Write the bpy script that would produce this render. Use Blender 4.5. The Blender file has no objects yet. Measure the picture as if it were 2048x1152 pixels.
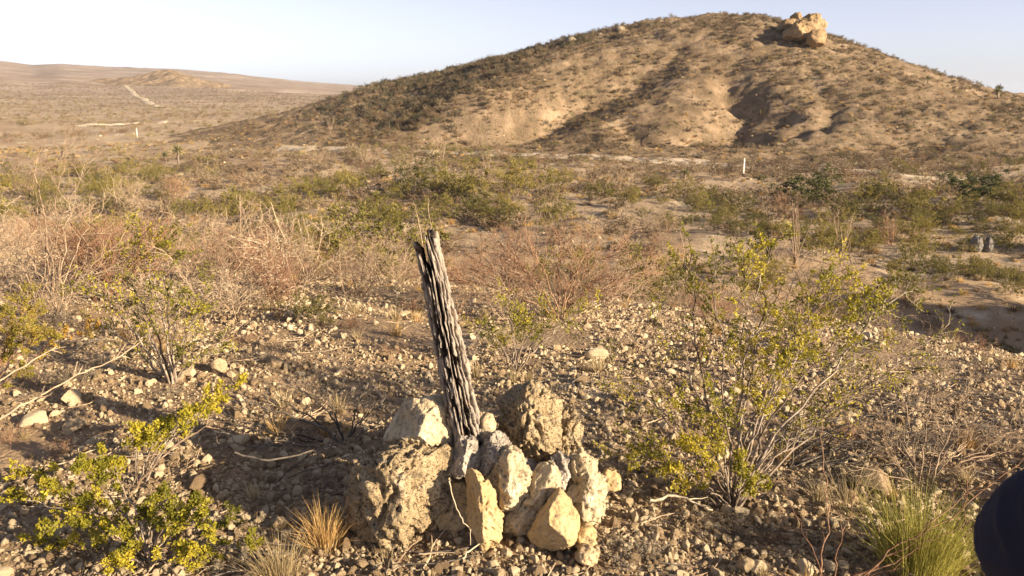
import bpy, bmesh, math, random
import numpy as np
from mathutils import Vector, Matrix, noise as mnoise

R = math.radians
SC = bpy.context.scene
COL = SC.collection

# ------------------------------------------------------------------ camera, sky, sun, exposure
FPX = 1547.0                       # focal length in photo pixels (2048 wide)
PITCH = math.atan2(389.0, FPX)
CAM_Z = 1.6
cam_d = bpy.data.cameras.new('camera'); cam = bpy.data.objects.new('camera', cam_d); COL.objects.link(cam)
cam.location = (0, 0, CAM_Z); cam.rotation_euler = (R(90) - PITCH, 0, 0)
cam_d.sensor_width = 36; cam_d.lens = 36 * FPX / 2048; cam_d.clip_start = 0.05; cam_d.clip_end = 30000
cam_d.dof.use_dof = True; cam_d.dof.focus_distance = 4.0; cam_d.dof.aperture_fstop = 11.0
SC.camera = cam

SUN_EL, SUN_AZ = R(18.0), R(119.0)   # azimuth clockwise from the view direction (+Y)
to_sun = Vector((math.sin(SUN_AZ) * math.cos(SUN_EL), math.cos(SUN_AZ) * math.cos(SUN_EL), math.sin(SUN_EL)))
world = bpy.data.worlds.new('World'); SC.world = world; world.use_nodes = True
wn, wl = world.node_tree.nodes, world.node_tree.links
wn.clear()
w_out = wn.new('ShaderNodeOutputWorld'); w_bg = wn.new('ShaderNodeBackground'); w_sky = wn.new('ShaderNodeTexSky')
w_sky.sky_type = 'NISHITA'; w_sky.sun_disc = False; w_sky.sun_elevation = SUN_EL; w_sky.sun_rotation = SUN_AZ
w_sky.altitude = 800; w_sky.air_density = 0.7; w_sky.dust_density = 1.2; w_sky.ozone_density = 1.5
w_bg.inputs['Strength'].default_value = 0.068
w_hs = wn.new('ShaderNodeHueSaturation'); w_hs.inputs['Saturation'].default_value = 0.52
w_mix = wn.new('ShaderNodeMix'); w_mix.data_type = 'RGBA'; w_mix.blend_type = 'MULTIPLY'; w_mix.inputs[0].default_value = 1.0
w_mix.inputs[7].default_value = (1.06, 0.975, 1.03, 1)          # daylight white balance
wl.new(w_sky.outputs['Color'], w_hs.inputs['Color']); wl.new(w_hs.outputs['Color'], w_mix.inputs[6]); wl.new(w_mix.outputs[2], w_bg.inputs['Color']); wl.new(w_bg.outputs['Background'], w_out.inputs['Surface'])
sun_d = bpy.data.lights.new('sun', 'SUN'); sun = bpy.data.objects.new('sun', sun_d); COL.objects.link(sun)
sun_d.energy = 5.0; sun_d.angle = R(0.53); sun_d.color = (1.0, 0.80, 0.55)
sun.rotation_euler = (-to_sun).to_track_quat('-Z', 'Y').to_euler()
SC.view_settings.view_transform = 'Standard'; SC.view_settings.look = 'None'
SC.view_settings.exposure = 1.48; SC.view_settings.gamma = 1.0; SC.view_settings.use_curve_mapping = False
SC.render.engine = 'CYCLES'; SC.cycles.max_bounces = 6; SC.cycles.transparent_max_bounces = 4

# ------------------------------------------------------------------ numpy noise
def _hash(ix, iy, iz, seed):
    h = (ix.astype(np.int64) * 374761393 + iy.astype(np.int64) * 668265263 + iz.astype(np.int64) * 2147483647 + seed * 974634777) & 0xFFFFFFFF
    h = ((h ^ (h >> 13)) * 1274126177) & 0xFFFFFFFF
    h = ((h ^ (h >> 16)) * 2246822519) & 0xFFFFFFFF
    return ((h ^ (h >> 15)) & 0xFFFFFF).astype(np.float64) / 0xFFFFFF

def vnoise(p, seed=0):
    p = np.asarray(p, float); i = np.floor(p); f = p - i; u = f * f * f * (f * (f * 6 - 15) + 10); i = i.astype(np.int64)
    r = 0
    for dx in (0, 1):
        wx = u[:, 0] if dx else 1 - u[:, 0]
        for dy in (0, 1):
            wy = u[:, 1] if dy else 1 - u[:, 1]
            for dz in (0, 1):
                wz = u[:, 2] if dz else 1 - u[:, 2]
                r = r + wx * wy * wz * _hash(i[:, 0] + dx, i[:, 1] + dy, i[:, 2] + dz, seed)
    return r * 2 - 1

def fbm(p, octs=4, seed=0, gain=0.5):
    p = np.asarray(p, float); r = np.zeros(len(p)); a = 1.0
    for o in range(octs):
        r += a * vnoise(p * 2.03 ** o + 17.3 * o, seed + o); a *= gain
    return r

def noise2(x, y, scale, octs=4, seed=0, gain=0.5):
    x, y = np.broadcast_arrays(np.asarray(x, float), np.asarray(y, float)); sh = x.shape
    p = np.stack([x.ravel() / scale, y.ravel() / scale, np.full(x.size, 0.37)], 1)
    return fbm(p, octs, seed, gain).reshape(sh)

def worley(p, seed=0):
    p = np.asarray(p, float); i = np.floor(p).astype(np.int64); best = np.full(len(p), 9.0); cell = np.zeros(len(p))
    for dx in (-1, 0, 1):
        for dy in (-1, 0, 1):
            for dz in (-1, 0, 1):
                c = i + np.array([dx, dy, dz])
                q = c + np.stack([_hash(c[:, 0], c[:, 1], c[:, 2], seed + k) for k in (1, 2, 3)], 1)
                d = np.sqrt(((p - q) ** 2).sum(1)); m = d < best
                best = np.where(m, d, best); cell = np.where(m, _hash(c[:, 0], c[:, 1], c[:, 2], seed + 9), cell)
    return best, cell

def sm(t):
    t = np.clip(t, 0, 1); return t * t * (3 - 2 * t)

# ------------------------------------------------------------------ rays through the photograph
cp, sp = math.cos(PITCH), math.sin(PITCH)
CAM = np.array([0, 0, CAM_Z])
RIGHT = np.array([1.0, 0, 0]); UP = np.array([0, sp, cp]); FWD = np.array([0, cp, -sp])
def ray(px, py):
    return RIGHT * ((px - 1024) / FPX) + UP * ((576 - py) / FPX) + FWD      # times axis depth
def at_depth(px, py, d):
    return CAM + ray(px, py) * d
def at_y(px, py, Y):
    r = ray(px, py); return CAM + r * (Y / r[1])

# ------------------------------------------------------------------ terrain heights
def seg_dist(x, y, pts):
    best = np.full(np.shape(x), 1e9); par = np.zeros(np.shape(x)); n = len(pts) - 1
    for k in range(n):
        a, b = np.array(pts[k][:2]), np.array(pts[k + 1][:2]); ab = b - a; L = max((ab ** 2).sum(), 1e-9)
        t = np.clip(((x - a[0]) * ab[0] + (y - a[1]) * ab[1]) / L, 0, 1)
        d = np.hypot(x - a[0] - t * ab[0], y - a[1] - t * ab[1]); m = d < best
        best = np.where(m, d, best); par = np.where(m, (k + t) / n, par)
    return best, par

VALLEY = -7.6
RIDGE_PX = [-3000, -900, -300, 0, 60, 130, 180, 250, 330, 400, 480, 560, 640, 720, 780, 900, 1200, 6000]
RIDGE_PY = [170, 150, 140, 131, 131, 138, 134, 138, 140, 142, 147, 156, 164, 170, 174, 181, 190, 190]
RIDGE_R = 2600.0
def ground(x, y):
    x, y = np.broadcast_arrays(np.asarray(x, float), np.asarray(y, float))
    r = np.hypot(x, y)
    s = 0.35 * x + 0.94 * y
    z = VALLEY * (0.7 * sm((s - 3.0) / 33) + 0.3 * sm((s - 3.5) / 22))
    z = z - 0.28 * sm((x - 3) / 2.7) * sm((y - 2) / 4) * (1 - sm((s - 20) / 10))
    # an unseen shoulder of ground, added beyond the frame to shade the wash
    z = z + 14.5 * np.exp(-(((x - 52) / 11.0) ** 2 + ((y - 13.5) / 7.5) ** 2))
    # low step down to the wash
    step = sm((x - 5.6 - 0.25 * np.sin(y * 0.9) - 0.02 * (y - 10)) / 1.3) * sm((y - 5) / 3) * (1 - sm((y - 26) / 10))
    z = z - 1.0 * step
    m = sm((r - 6) / 40)
    z = z + noise2(x, y, 28, 3, 5) * 0.75 * m + noise2(x, y, 7, 3, 6) * (0.05 + 0.24 * m) + noise2(x, y, 2.6, 3, 9, 0.6) * 0.15 * m * (1 - sm((r - 250) / 200))
    z = z + noise2(x, y, 1.4, 3, 7) * 0.05 * (1 - 0.5 * m)
    near = 1 - sm((r - 12) / 20)
    z = z + noise2(x, y, 0.22, 3, 8) * 0.013 * near
    # far country
    az = np.clip(np.arctan2(x, np.maximum(y, 1e-3)), -1.45, 1.45)
    px = 1024 + FPX * np.tan(az) * cp
    py = np.interp(px, RIDGE_PX, RIDGE_PY)
    el = np.arctan((576 - py) / FPX) - PITCH
    hr = np.tan(el) * RIDGE_R + CAM_Z - VALLEY
    far = np.clip((r - 420) / (RIDGE_R - 420), 0, 1)
    rise = far ** 1.25 * hr * np.where(r > RIDGE_R, np.clip(1 - (r - RIDGE_R) / 6000, 0.2, 1), 1)
    und = sm((r - 250) / 700)
    z = z + rise + noise2(x, y, 420, 3, 11) * 4.5 * und * (1 - sm((r - 1900) / 700)) + noise2(x, y, 90, 3, 12) * 0.9 * und
    return z - 4e-8 * r * r

HILL_Y = 190.0
SIL_PX = [330, 400, 480, 560, 640, 740, 800, 870, 950, 1020, 1100, 1150, 1240, 1320, 1400, 1460, 1520, 1580, 1650, 1720, 1790, 1850, 1920, 2000, 2048, 2200, 2500]
SIL_PY = [266, 258, 244, 226, 203, 175, 165, 150, 127, 110, 86, 71, 51, 39, 31, 27, 33, 49, 76, 106, 136, 158, 178, 189, 194, 206, 225]
_sil = np.array([at_y(a, b, HILL_Y) for a, b in zip(SIL_PX, SIL_PY)])
def hill_smooth(x, y):
    x, y = np.broadcast_arrays(np.asarray(x, float), np.asarray(y, float))
    zc = np.interp(x, _sil[:, 0], _sil[:, 2])
    k = 2.0
    zc = (zc + np.interp(x - k, _sil[:, 0], _sil[:, 2]) + np.interp(x + k, _sil[:, 0], _sil[:, 2])) / 3
    h = np.maximum(zc - (VALLEY - 1.2), 0)
    c = np.where(x < 50, (x - 50) / 150.0, (x - 50) / 190.0)
    D = 92 * np.sqrt(np.clip(1 - c ** 2, 0.02, 1)) * np.where(x > 50, 1 + 0.25 * sm((x - 50) / 70), 1)
    t = np.where(y < HILL_Y, (y - (HILL_Y - D)) / D, 1 - (y - HILL_Y) / (0.9 * D + 6))
    t = np.clip(t, -0.3, 1)
    p = np.where(t > 0, 0.30 * t + 0.70 * sm(t), 0.30 * t)
    edge = sm((x + 98) / 25) * (1 - sm((x - 215) / 25))
    return VALLEY - 1.2 + h * p * edge - 2.5 * (1 - edge)

def cast(px, py, fn, t0=3.0, t1=8000.0, n=3000):
    t = np.geomspace(t0, t1, n); r = ray(px, py); P = CAM[None] + r[None] * t[:, None]
    d = P[:, 2] - fn(P[:, 0], P[:, 1]); k = np.argmax(d < 0)
    if not (d < 0).any(): return None
    if k == 0: return P[0]
    w = d[k - 1] / (d[k - 1] - d[k] + 1e-12); Q = P[k - 1] * (1 - w) + P[k] * w
    return Q

GULLIES = []      # polyline, depth, width
for pts, dep, wid in [
    ([(1330, 110), (1270, 140), (1190, 185), (1110, 222), (1040, 245), (960, 262)], 3.9, 6.5),
    ([(1478, 120), (1482, 160), (1490, 195), (1470, 225), (1450, 245)], 4.0, 5.5),
    ([(1560, 140), (1620, 150), (1660, 185), (1690, 205), (1660, 238), (1580, 258), (1490, 268)], 1.3, 2.4),
    ([(1235, 238), (1260, 255), (1290, 272)], 1.5, 3.0),
    ([(1130, 110), (1050, 150), (960, 190), (880, 215)], 1.6, 6.0),
    ([(1900, 262), (1830, 285), (1760, 300)], 1.1, 4.0),
    ([(1440, 245), (1380, 262), (1310, 275)], 1.0, 3.5),
    ([(1600, 210), (1540, 225), (1480, 240)], 0.8, 3.0)]:
    q = [cast(a, b, hill_smooth, 60, 400, 1500) for a, b in pts]
    q = [v for v in q if v is not None]
    if len(q) > 1: GULLIES.append((q, dep, wid))

SPUR = [cast(a, b, hill_smooth, 60, 400, 1500) for a, b in ((1120, 95), (1050, 140), (985, 190), (900, 243), (850, 268))]
def hill(x, y):
    x, y = np.broadcast_arrays(np.asarray(x, float), np.asarray(y, float))
    z = hill_smooth(x, y)
    wx = x + noise2(x, y, 14, 2, 41) * 2.5; wy = y + noise2(x, y, 14, 2, 42) * 2.5
    for q, dep, wid in GULLIES:
        d, par = seg_dist(wx, wy, q)
        z = z - dep * 1.2 * np.exp(-(d / (wid * 1.05)) ** 1.6) * np.minimum(1, 0.35 + par * 2.0)
    sd, sp2 = seg_dist(x, y, SPUR); z = z + 4.2 * np.exp(-(sd / 12.0) ** 2) * np.minimum(1, sp2 * 4) * np.minimum(1, (1 - sp2) * 2.5 + .15)
    amp = sm((z - VALLEY + 1) / 4)
    rid = 1 - np.abs(noise2(wx * 1.6, wy * 0.5, 9, 3, 31))
    z = z + noise2(x, y, 26, 3, 32) * 0.35 * amp + (rid - 0.8) * 0.28 * amp + noise2(x, y, 3.0, 4, 33, 0.7) * 0.27 * (0.4 + amp)
    return z

SMALL = cast(340, 163, ground, 200, 3000)
SMALL = SMALL * (1150 / np.hypot(SMALL[0], SMALL[1])); SH = (SMALL[0], SMALL[1])
def small_hill(x, y):
    x, y = np.broadcast_arrays(np.asarray(x, float), np.asarray(y, float))
    d = np.hypot((x - SH[0]) / 1.25, (y - SH[1]) * 0.9); g0 = ground(np.array([SH[0]]), np.array([SH[1]]))[0]
    a = np.arctan2(y - SH[1], x - SH[0])
    d = d * (1 + 0.10 * np.sin(3 * a + 1) + 0.06 * np.sin(7 * a))
    H = SHH
    p = np.maximum(1 - d / 84, -0.2); cap = np.exp(-(d / 22) ** 2) * 0.35
    return ground(x, y) - 2 + H * (np.maximum(p, 0) ** 1.35 * 0.8 + cap * 0.75 + np.minimum(p, 0)) + noise2(x, y, 22, 4, 21, .6) * 1.8 * np.clip(p * 4, 0, 1)
_r = ray(340, 138); _P = CAM + _r * (np.hypot(*SH) / np.hypot(_r[0], _r[1]))
SHH = (_P[2] - ground(np.array([SH[0]]), np.array([SH[1]]))[0] + 2) / 1.07

def surf(x, y):
    x = np.asarray(x, float); y = np.asarray(y, float)
    z = ground(x, y)
    m = (y > 70) & (y < 320) & (x > -98) & (x < 260)
    if m.any():
        zh = np.full(x.shape, -1e9); zh[m] = hill(x[m], y[m]); z = np.maximum(z, zh)
    return z
def gp(px, py, t0=1.2):
    return cast(px, py, surf, t0, 6000, 1400)
def gz(x, y):
    return float(surf(np.array([float(x)]), np.array([float(y)]))[0])

# ------------------------------------------------------------------ mesh and tagging helpers
def mk_mesh(name, V, faces, mats=(), midx=None, smooth=False):
    """V (n,3); faces: list of integer arrays (m,3) or (m,4); midx: one material index array per face array"""
    me = bpy.data.meshes.new(name); V = np.asarray(V, np.float32)
    faces = [np.asarray(f, np.int32) for f in faces if len(f)]
    nl = sum(f.size for f in faces); npoly = sum(len(f) for f in faces)
    me.vertices.add(len(V)); me.vertices.foreach_set('co', V.ravel())
    me.loops.add(nl); me.loops.foreach_set('vertex_index', np.concatenate([f.ravel() for f in faces]))
    tot = np.concatenate([np.full(len(f), f.shape[1], np.int32) for f in faces])
    st = np.concatenate([[0], np.cumsum(tot)[:-1]]).astype(np.int32)
    me.polygons.add(npoly); me.polygons.foreach_set('loop_start', st); me.polygons.foreach_set('loop_total', tot)
    for m in mats: me.materials.append(m)
    if midx is not None: me.polygons.foreach_set('material_index', np.concatenate(midx).astype(np.int32))
    me.polygons.foreach_set('use_smooth', np.full(npoly, smooth))
    me.update(calc_edges=True); me.validate()
    return me

def link(name, me, parent=None, loc=(0, 0, 0), rot=(0, 0, 0), scale=(1, 1, 1)):
    o = bpy.data.objects.new(name, me); COL.objects.link(o); o.location = loc; o.rotation_euler = rot; o.scale = scale
    if parent is not None: o.parent = parent
    return o
def tag(o, label=None, cat=None, group=None, kind=None):
    if label: o['label'] = label
    if cat: o['category'] = cat
    if group: o['group'] = group
    if kind: o['kind'] = kind
    return o
def empty(name, loc=(0, 0, 0), rz=0.0):
    o = bpy.data.objects.new(name, None); COL.objects.link(o); o.location = loc; o.rotation_euler = (0, 0, rz); o.empty_display_size = 0.1
    return o

# ------------------------------------------------------------------ materials
def new_mat(name):
    m = bpy.data.materials.new(name); m.use_nodes = True; nt = m.node_tree; nt.nodes.clear()
    out = nt.nodes.new('ShaderNodeOutputMaterial'); return m, nt, out
def nd(nt, t, **kw):
    n = nt.nodes.new(t)
    for k, v in kw.items(): setattr(n, k, v)
    return n
def ramp(nt, fac, stops):
    n = nt.nodes.new('ShaderNodeValToRGB'); e = n.color_ramp.elements
    e[0].position, e[0].color = stops[0][0], (*stops[0][1], 1); e[1].position, e[1].color = stops[-1][0], (*stops[-1][1], 1)
    for p, c in stops[1:-1]:
        k = e.new(p); k.color = (*c, 1)
    nt.links.new(fac, n.inputs['Fac']); return n.outputs['Color']
def mix(nt, fac, a, b, mode='MIX'):
    n = nt.nodes.new('ShaderNodeMix'); n.data_type = 'RGBA'; n.blend_type = mode
    for s, v in ((0, fac), (6, a), (7, b)):
        if hasattr(v, 'is_linked') or hasattr(v, 'node'): nt.links.new(v, n.inputs[s])
        elif s == 0: n.inputs[0].default_value = v
        else: n.inputs[s].default_value = (*v, 1)
    return n.outputs[2]
def tex(nt, scale, detail=4, rough=0.55, vec=None, dist=0.0):
    n = nd(nt, 'ShaderNodeTexNoise'); n.inputs['Scale'].default_value = scale; n.inputs['Detail'].default_value = detail
    n.inputs['Roughness'].default_value = rough; n.inputs['Distortion'].default_value = dist
    if vec is not None: nt.links.new(vec, n.inputs['Vector'])
    return n.outputs['Fac']
def vor(nt, scale, vec=None, feature='F1', rnd=1.0):
    n = nd(nt, 'ShaderNodeTexVoronoi', feature=feature); n.inputs['Scale'].default_value = scale
    if 'Randomness' in n.inputs: n.inputs['Randomness'].default_value = rnd
    if vec is not None: nt.links.new(vec, n.inputs['Vector'])
    return n
def step(nt, v, a, b):
    n = nd(nt, 'ShaderNodeMapRange', interpolation_type='SMOOTHSTEP'); nt.links.new(v, n.inputs['Value'])
    n.inputs['From Min'].default_value = a; n.inputs['From Max'].default_value = b; return n.outputs['Result']
def math_(nt, op, a, b=None):
    n = nd(nt, 'ShaderNodeMath', operation=op)
    for k, v in ((0, a), (1, b)):
        if v is None: continue
        if hasattr(v, 'node'): nt.links.new(v, n.inputs[k])
        else: n.inputs[k].default_value = v
    return n.outputs[0]
def finish(nt, out, col, rough=0.9, bump=None, bdist=0.02, bstr=1.0, spec=0.2, transl=None):
    b = nd(nt, 'ShaderNodeBsdfPrincipled'); b.inputs['Roughness'].default_value = rough; b.inputs['Specular IOR Level'].default_value = spec
    if hasattr(col, 'node'): nt.links.new(col, b.inputs['Base Color'])
    else: b.inputs['Base Color'].default_value = (*col, 1)
    if bump is not None:
        bn = nd(nt, 'ShaderNodeBump'); bn.inputs['Distance'].default_value = bdist; bn.inputs['Strength'].default_value = bstr
        nt.links.new(bump, bn.inputs['Height']); nt.links.new(bn.outputs['Normal'], b.inputs['Normal'])
    if transl:
        t = nd(nt, 'ShaderNodeBsdfTranslucent'); ms = nd(nt, 'ShaderNodeMixShader'); ms.inputs[0].default_value = transl
        if hasattr(col, 'node'): nt.links.new(col, t.inputs['Color'])
        else: t.inputs['Color'].default_value = (*col, 1)
        nt.links.new(b.outputs[0], ms.inputs[1]); nt.links.new(t.outputs[0], ms.inputs[2]); nt.links.new(ms.outputs[0], out.inputs['Surface'])
    else: nt.links.new(b.outputs[0], out.inputs['Surface'])

def pos(nt): return nd(nt, 'ShaderNodeNewGeometry').outputs['Position']
def objco(nt): return nd(nt, 'ShaderNodeTexCoord').outputs['Object']
def rnd(nt): return nd(nt, 'ShaderNodeObjectInfo').outputs['Random']

def soil_mat(name, far=False, hillside=False):
    m, nt, out = new_mat(name); P = pos(nt)
    c = ramp(nt, tex(nt, 0.05, 5, 0.6, P), ([(0.3, (0.29, 0.212, 0.142)), (0.5, (0.40, 0.30, 0.20)), (0.7, (0.50, 0.395, 0.275))] if far or hillside else [(0.3, (0.22, 0.155, 0.095)), (0.5, (0.35, 0.25, 0.155)), (0.7, (0.46, 0.345, 0.22))]))
    c = mix(nt, step(nt, tex(nt, 0.35, 5, 0.65, P), 0.52, 0.70), c, (0.50, 0.42, 0.30))
    c = mix(nt, math_(nt, 'MULTIPLY', step(nt, tex(nt, 2.2, 4, 0.7, P), 0.5, 0.75), 0.55), c, (0.22, 0.165, 0.105))
    c = mix(nt, math_(nt, 'MULTIPLY', step(nt, tex(nt, 14, 4, 0.7, P), 0.5, 0.7), 0.5), c, (0.17, 0.13, 0.09))
    if hillside:
        c = mix(nt, 0.75, c, ramp(nt, tex(nt, 0.2, 7, 0.72, P), [(0.38, (0.10, 0.072, 0.043)), (0.51, (0.19, 0.134, 0.08)), (0.66, (0.37, 0.275, 0.18))]))
    if far or hillside:
        v = vor(nt, 0.55, P); sp_ = math_(nt, 'LESS_THAN', v.outputs['Distance'], 0.34)
        patch = step(nt, tex(nt, 0.02, 4, 0.6, P), 0.34, 0.62)
        fade = 0.5 if far else 0.5
        if far:
            ln = nd(nt, 'ShaderNodeVectorMath', operation='LENGTH'); nt.links.new(P, ln.inputs[0])
            rr = step(nt, ln.outputs['Value'], 90, 330); sp_ = math_(nt, 'MULTIPLY', sp_, rr)
            far2 = step(nt, ln.outputs['Value'], 320, 900)
            c = mix(nt, math_(nt, 'MULTIPLY', far2, 0.62), c, ramp(nt, tex(nt, 0.012, 5, 0.62, P), [(0.32, (0.17, 0.14, 0.105)), (0.5, (0.29, 0.225, 0.18)), (0.66, (0.47, 0.39, 0.33))]))
        c = mix(nt, math_(nt, 'MULTIPLY', math_(nt, 'MULTIPLY', sp_, patch), fade), c, (0.09, 0.085, 0.045))
        b = tex(nt, 2.0, 6, 0.75, P); finish(nt, out, c, 0.95, b, 0.6, 0.8, 0.1)
    else:
        vv = vor(nt, 38, P); b = math_(nt, 'ADD', tex(nt, 55, 4, 0.7, P), math_(nt, 'MULTIPLY', vv.outputs['Distance'], -0.7))
        finish(nt, out, c, 0.95, b, 0.012, 1.0, 0.1)
    return m

def rock_mat(name, cols, dark=(0.11, 0.10, 0.09), dark_amt=0.5, pale=(0.62, 0.57, 0.48), pale_amt=0.25, sc=9.0, bump=0.008, rand=0.0):
    m, nt, out = new_mat(name); P = objco(nt)
    f = tex(nt, sc * 0.5, 5, 0.62, P)
    if rand: f = math_(nt, 'ADD', f, math_(nt, 'MULTIPLY', math_(nt, 'SUBTRACT', rnd(nt), 0.5), rand))
    c = ramp(nt, f, [(0.28, cols[0]), (0.5, cols[1]), (0.72, cols[2])])
    c = mix(nt, math_(nt, 'MULTIPLY', step(nt, tex(nt, sc * 1.3, 6, 0.7, P, 0.4), 0.54, 0.66), dark_amt), c, dark)
    c = mix(nt, math_(nt, 'MULTIPLY', step(nt, tex(nt, sc * 0.8, 5, 0.7, P, 0.8), 0.56, 0.64), pale_amt), c, pale)
    c = mix(nt, math_(nt, 'MULTIPLY', step(nt, tex(nt, sc * 6, 3, 0.7, P), 0.50, 0.62), 0.72 * dark_amt + 0.06), c, dark)
    b = math_(nt, 'ADD', tex(nt, sc * 5, 6, 0.72, P), math_(nt, 'MULTIPLY', step(nt, vor(nt, sc * 4.5, P).outputs['Distance'], 0.05, 0.4), 0.5))
    finish(nt, out, c, 0.92, b, bump, 1.0, 0.15); return m

def leaf_mat(name, cols, transl=0.35, rand=0.35):
    m, nt, out = new_mat(name)
    f = math_(nt, 'ADD', math_(nt, 'MULTIPLY', tex(nt, 7, 3, 0.6, objco(nt)), 1.0), math_(nt, 'MULTIPLY', math_(nt, 'SUBTRACT', rnd(nt), 0.5), rand))
    c = ramp(nt, f, [(0.3, cols[0]), (0.5, cols[1]), (0.7, cols[2])])
    finish(nt, out, c, 0.6, None, transl=transl, spec=0.25); return m
def twig_mat(name, cols, sc=30):
    m, nt, out = new_mat(name); P = objco(nt)
    f = math_(nt, 'ADD', tex(nt, sc, 4, 0.6, P), math_(nt, 'MULTIPLY', math_(nt, 'SUBTRACT', rnd(nt), 0.5), 0.3))
    finish(nt, out, ramp(nt, f, [(0.3, cols[0]), (0.5, cols[1]), (0.72, cols[2])]), 0.85, None, spec=0.15); return m

M_SOIL = soil_mat('stony_soil_near')
M_FAR = soil_mat('scrub_soil_far', far=True)
M_HILL = soil_mat('hillside_soil', hillside=True)
M_TRACK = new_mat('pale_track'); finish(M_TRACK[1], M_TRACK[2], ramp(M_TRACK[1], tex(M_TRACK[1], 0.5, 5, 0.7, pos(M_TRACK[1])), [(0.3, (0.40, 0.32, 0.22)), (0.7, (0.55, 0.47, 0.36))]), 0.95); M_TRACK = M_TRACK[0]
M_PITTED = rock_mat('pitted_limestone', [(0.30, 0.225, 0.13), (0.48, 0.37, 0.22), (0.60, 0.48, 0.305)], dark=(0.07, 0.06, 0.05), dark_amt=0.85, pale_amt=0.3, sc=15, bump=0.02)
M_PALE = rock_mat('pale_limestone', [(0.32, 0.25, 0.16), (0.48, 0.39, 0.25), (0.58, 0.49, 0.34)], dark_amt=0.6, pale_amt=0.5, pale=(0.66, 0.62, 0.54), sc=10, bump=0.010)
M_GOLD = rock_mat('golden_limestone', [(0.36, 0.25, 0.125), (0.46, 0.335, 0.17), (0.53, 0.405, 0.225)], dark_amt=0.4, pale_amt=0.2, sc=9, bump=0.007)
M_GREY = rock_mat('grey_lichen_stone', [(0.18, 0.16, 0.14), (0.34, 0.30, 0.25), (0.50, 0.46, 0.40)], dark=(0.07, 0.065, 0.06), dark_amt=0.8, pale_amt=0.55, sc=13, bump=0.009)
M_STONE = rock_mat('loose_stone', [(0.27, 0.19, 0.11), (0.52, 0.395, 0.24), (0.72, 0.59, 0.39)], dark_amt=0.35, pale_amt=0.15, sc=14, bump=0.006, rand=0.85)
M_OUT = rock_mat('outcrop_rock', [(0.19, 0.125, 0.06), (0.30, 0.205, 0.105), (0.40, 0.285, 0.16)], dark_amt=0.6, pale_amt=0.2, sc=0.5, bump=0.15)
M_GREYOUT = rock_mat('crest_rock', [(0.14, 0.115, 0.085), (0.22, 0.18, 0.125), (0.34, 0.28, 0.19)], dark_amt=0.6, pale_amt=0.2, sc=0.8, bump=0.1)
M_CREO = leaf_mat('creosote_leaf', [(0.12, 0.12, 0.016), (0.28, 0.255, 0.026), (0.48, 0.40, 0.045)])
M_CREOF = leaf_mat('creosote_leaf_distant', [(0.105, 0.098, 0.026), (0.185, 0.165, 0.036), (0.28, 0.23, 0.055)], 0.25, 0.5)
M_DARKG = leaf_mat('dark_shrub_leaf', [(0.06, 0.072, 0.028), (0.095, 0.102, 0.038), (0.15, 0.145, 0.05)], 0.2)
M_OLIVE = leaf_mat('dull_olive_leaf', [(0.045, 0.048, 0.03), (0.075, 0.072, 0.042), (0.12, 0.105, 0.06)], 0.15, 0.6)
M_ACAC = leaf_mat('yellowing_leaf', [(0.24, 0.21, 0.035), (0.36, 0.27, 0.045), (0.40, 0.22, 0.04)])
M_EPH = leaf_mat('green_stem', [(0.28, 0.26, 0.06), (0.44, 0.40, 0.10), (0.58, 0.51, 0.18)], 0.2)
M_GREYL = leaf_mat('grey_leaf', [(0.16, 0.13, 0.09), (0.26, 0.215, 0.15), (0.36, 0.30, 0.22)], 0.15)
M_DRYL = leaf_mat('dry_brown_leaf', [(0.10, 0.075, 0.045), (0.16, 0.12, 0.07), (0.23, 0.175, 0.10)], 0.15, 0.6)
M_GRASS = leaf_mat('golden_grass', [(0.32, 0.20, 0.08), (0.46, 0.30, 0.12), (0.58, 0.42, 0.19)], 0.3)
M_STRAW = leaf_mat('straw_grass', [(0.30, 0.23, 0.12), (0.44, 0.35, 0.20), (0.56, 0.47, 0.29)], 0.3)
M_YUC = leaf_mat('yucca_leaf', [(0.10, 0.11, 0.05), (0.17, 0.165, 0.07), (0.27, 0.23, 0.11)], 0.1)
M_BARK = twig_mat('creosote_bark', [(0.10, 0.075, 0.055), (0.21, 0.165, 0.125), (0.38, 0.32, 0.26)])
M_TWIG = twig_mat('dry_twig', [(0.17, 0.12, 0.08), (0.30, 0.22, 0.15), (0.43, 0.34, 0.235)])
M_RTWIG = twig_mat('red_brown_twig', [(0.13, 0.07, 0.045), (0.225, 0.13, 0.08), (0.34, 0.225, 0.14)])
M_DTWIG = twig_mat('dark_dead_twig', [(0.05, 0.042, 0.037), (0.10, 0.085, 0.07), (0.19, 0.165, 0.14)])
M_PTWIG = twig_mat('pale_cane', [(0.30, 0.24, 0.16), (0.40, 0.33, 0.23), (0.52, 0.44, 0.32)])
M_WHITE = new_mat('white_paint'); finish(M_WHITE[1], M_WHITE[2], ramp(M_WHITE[1], tex(M_WHITE[1], 8, 4, .6, objco(M_WHITE[1])), [(.3, (.66, .63, .56)), (.7, (.82, .80, .74))]), 0.6); M_WHITE = M_WHITE[0]

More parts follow.
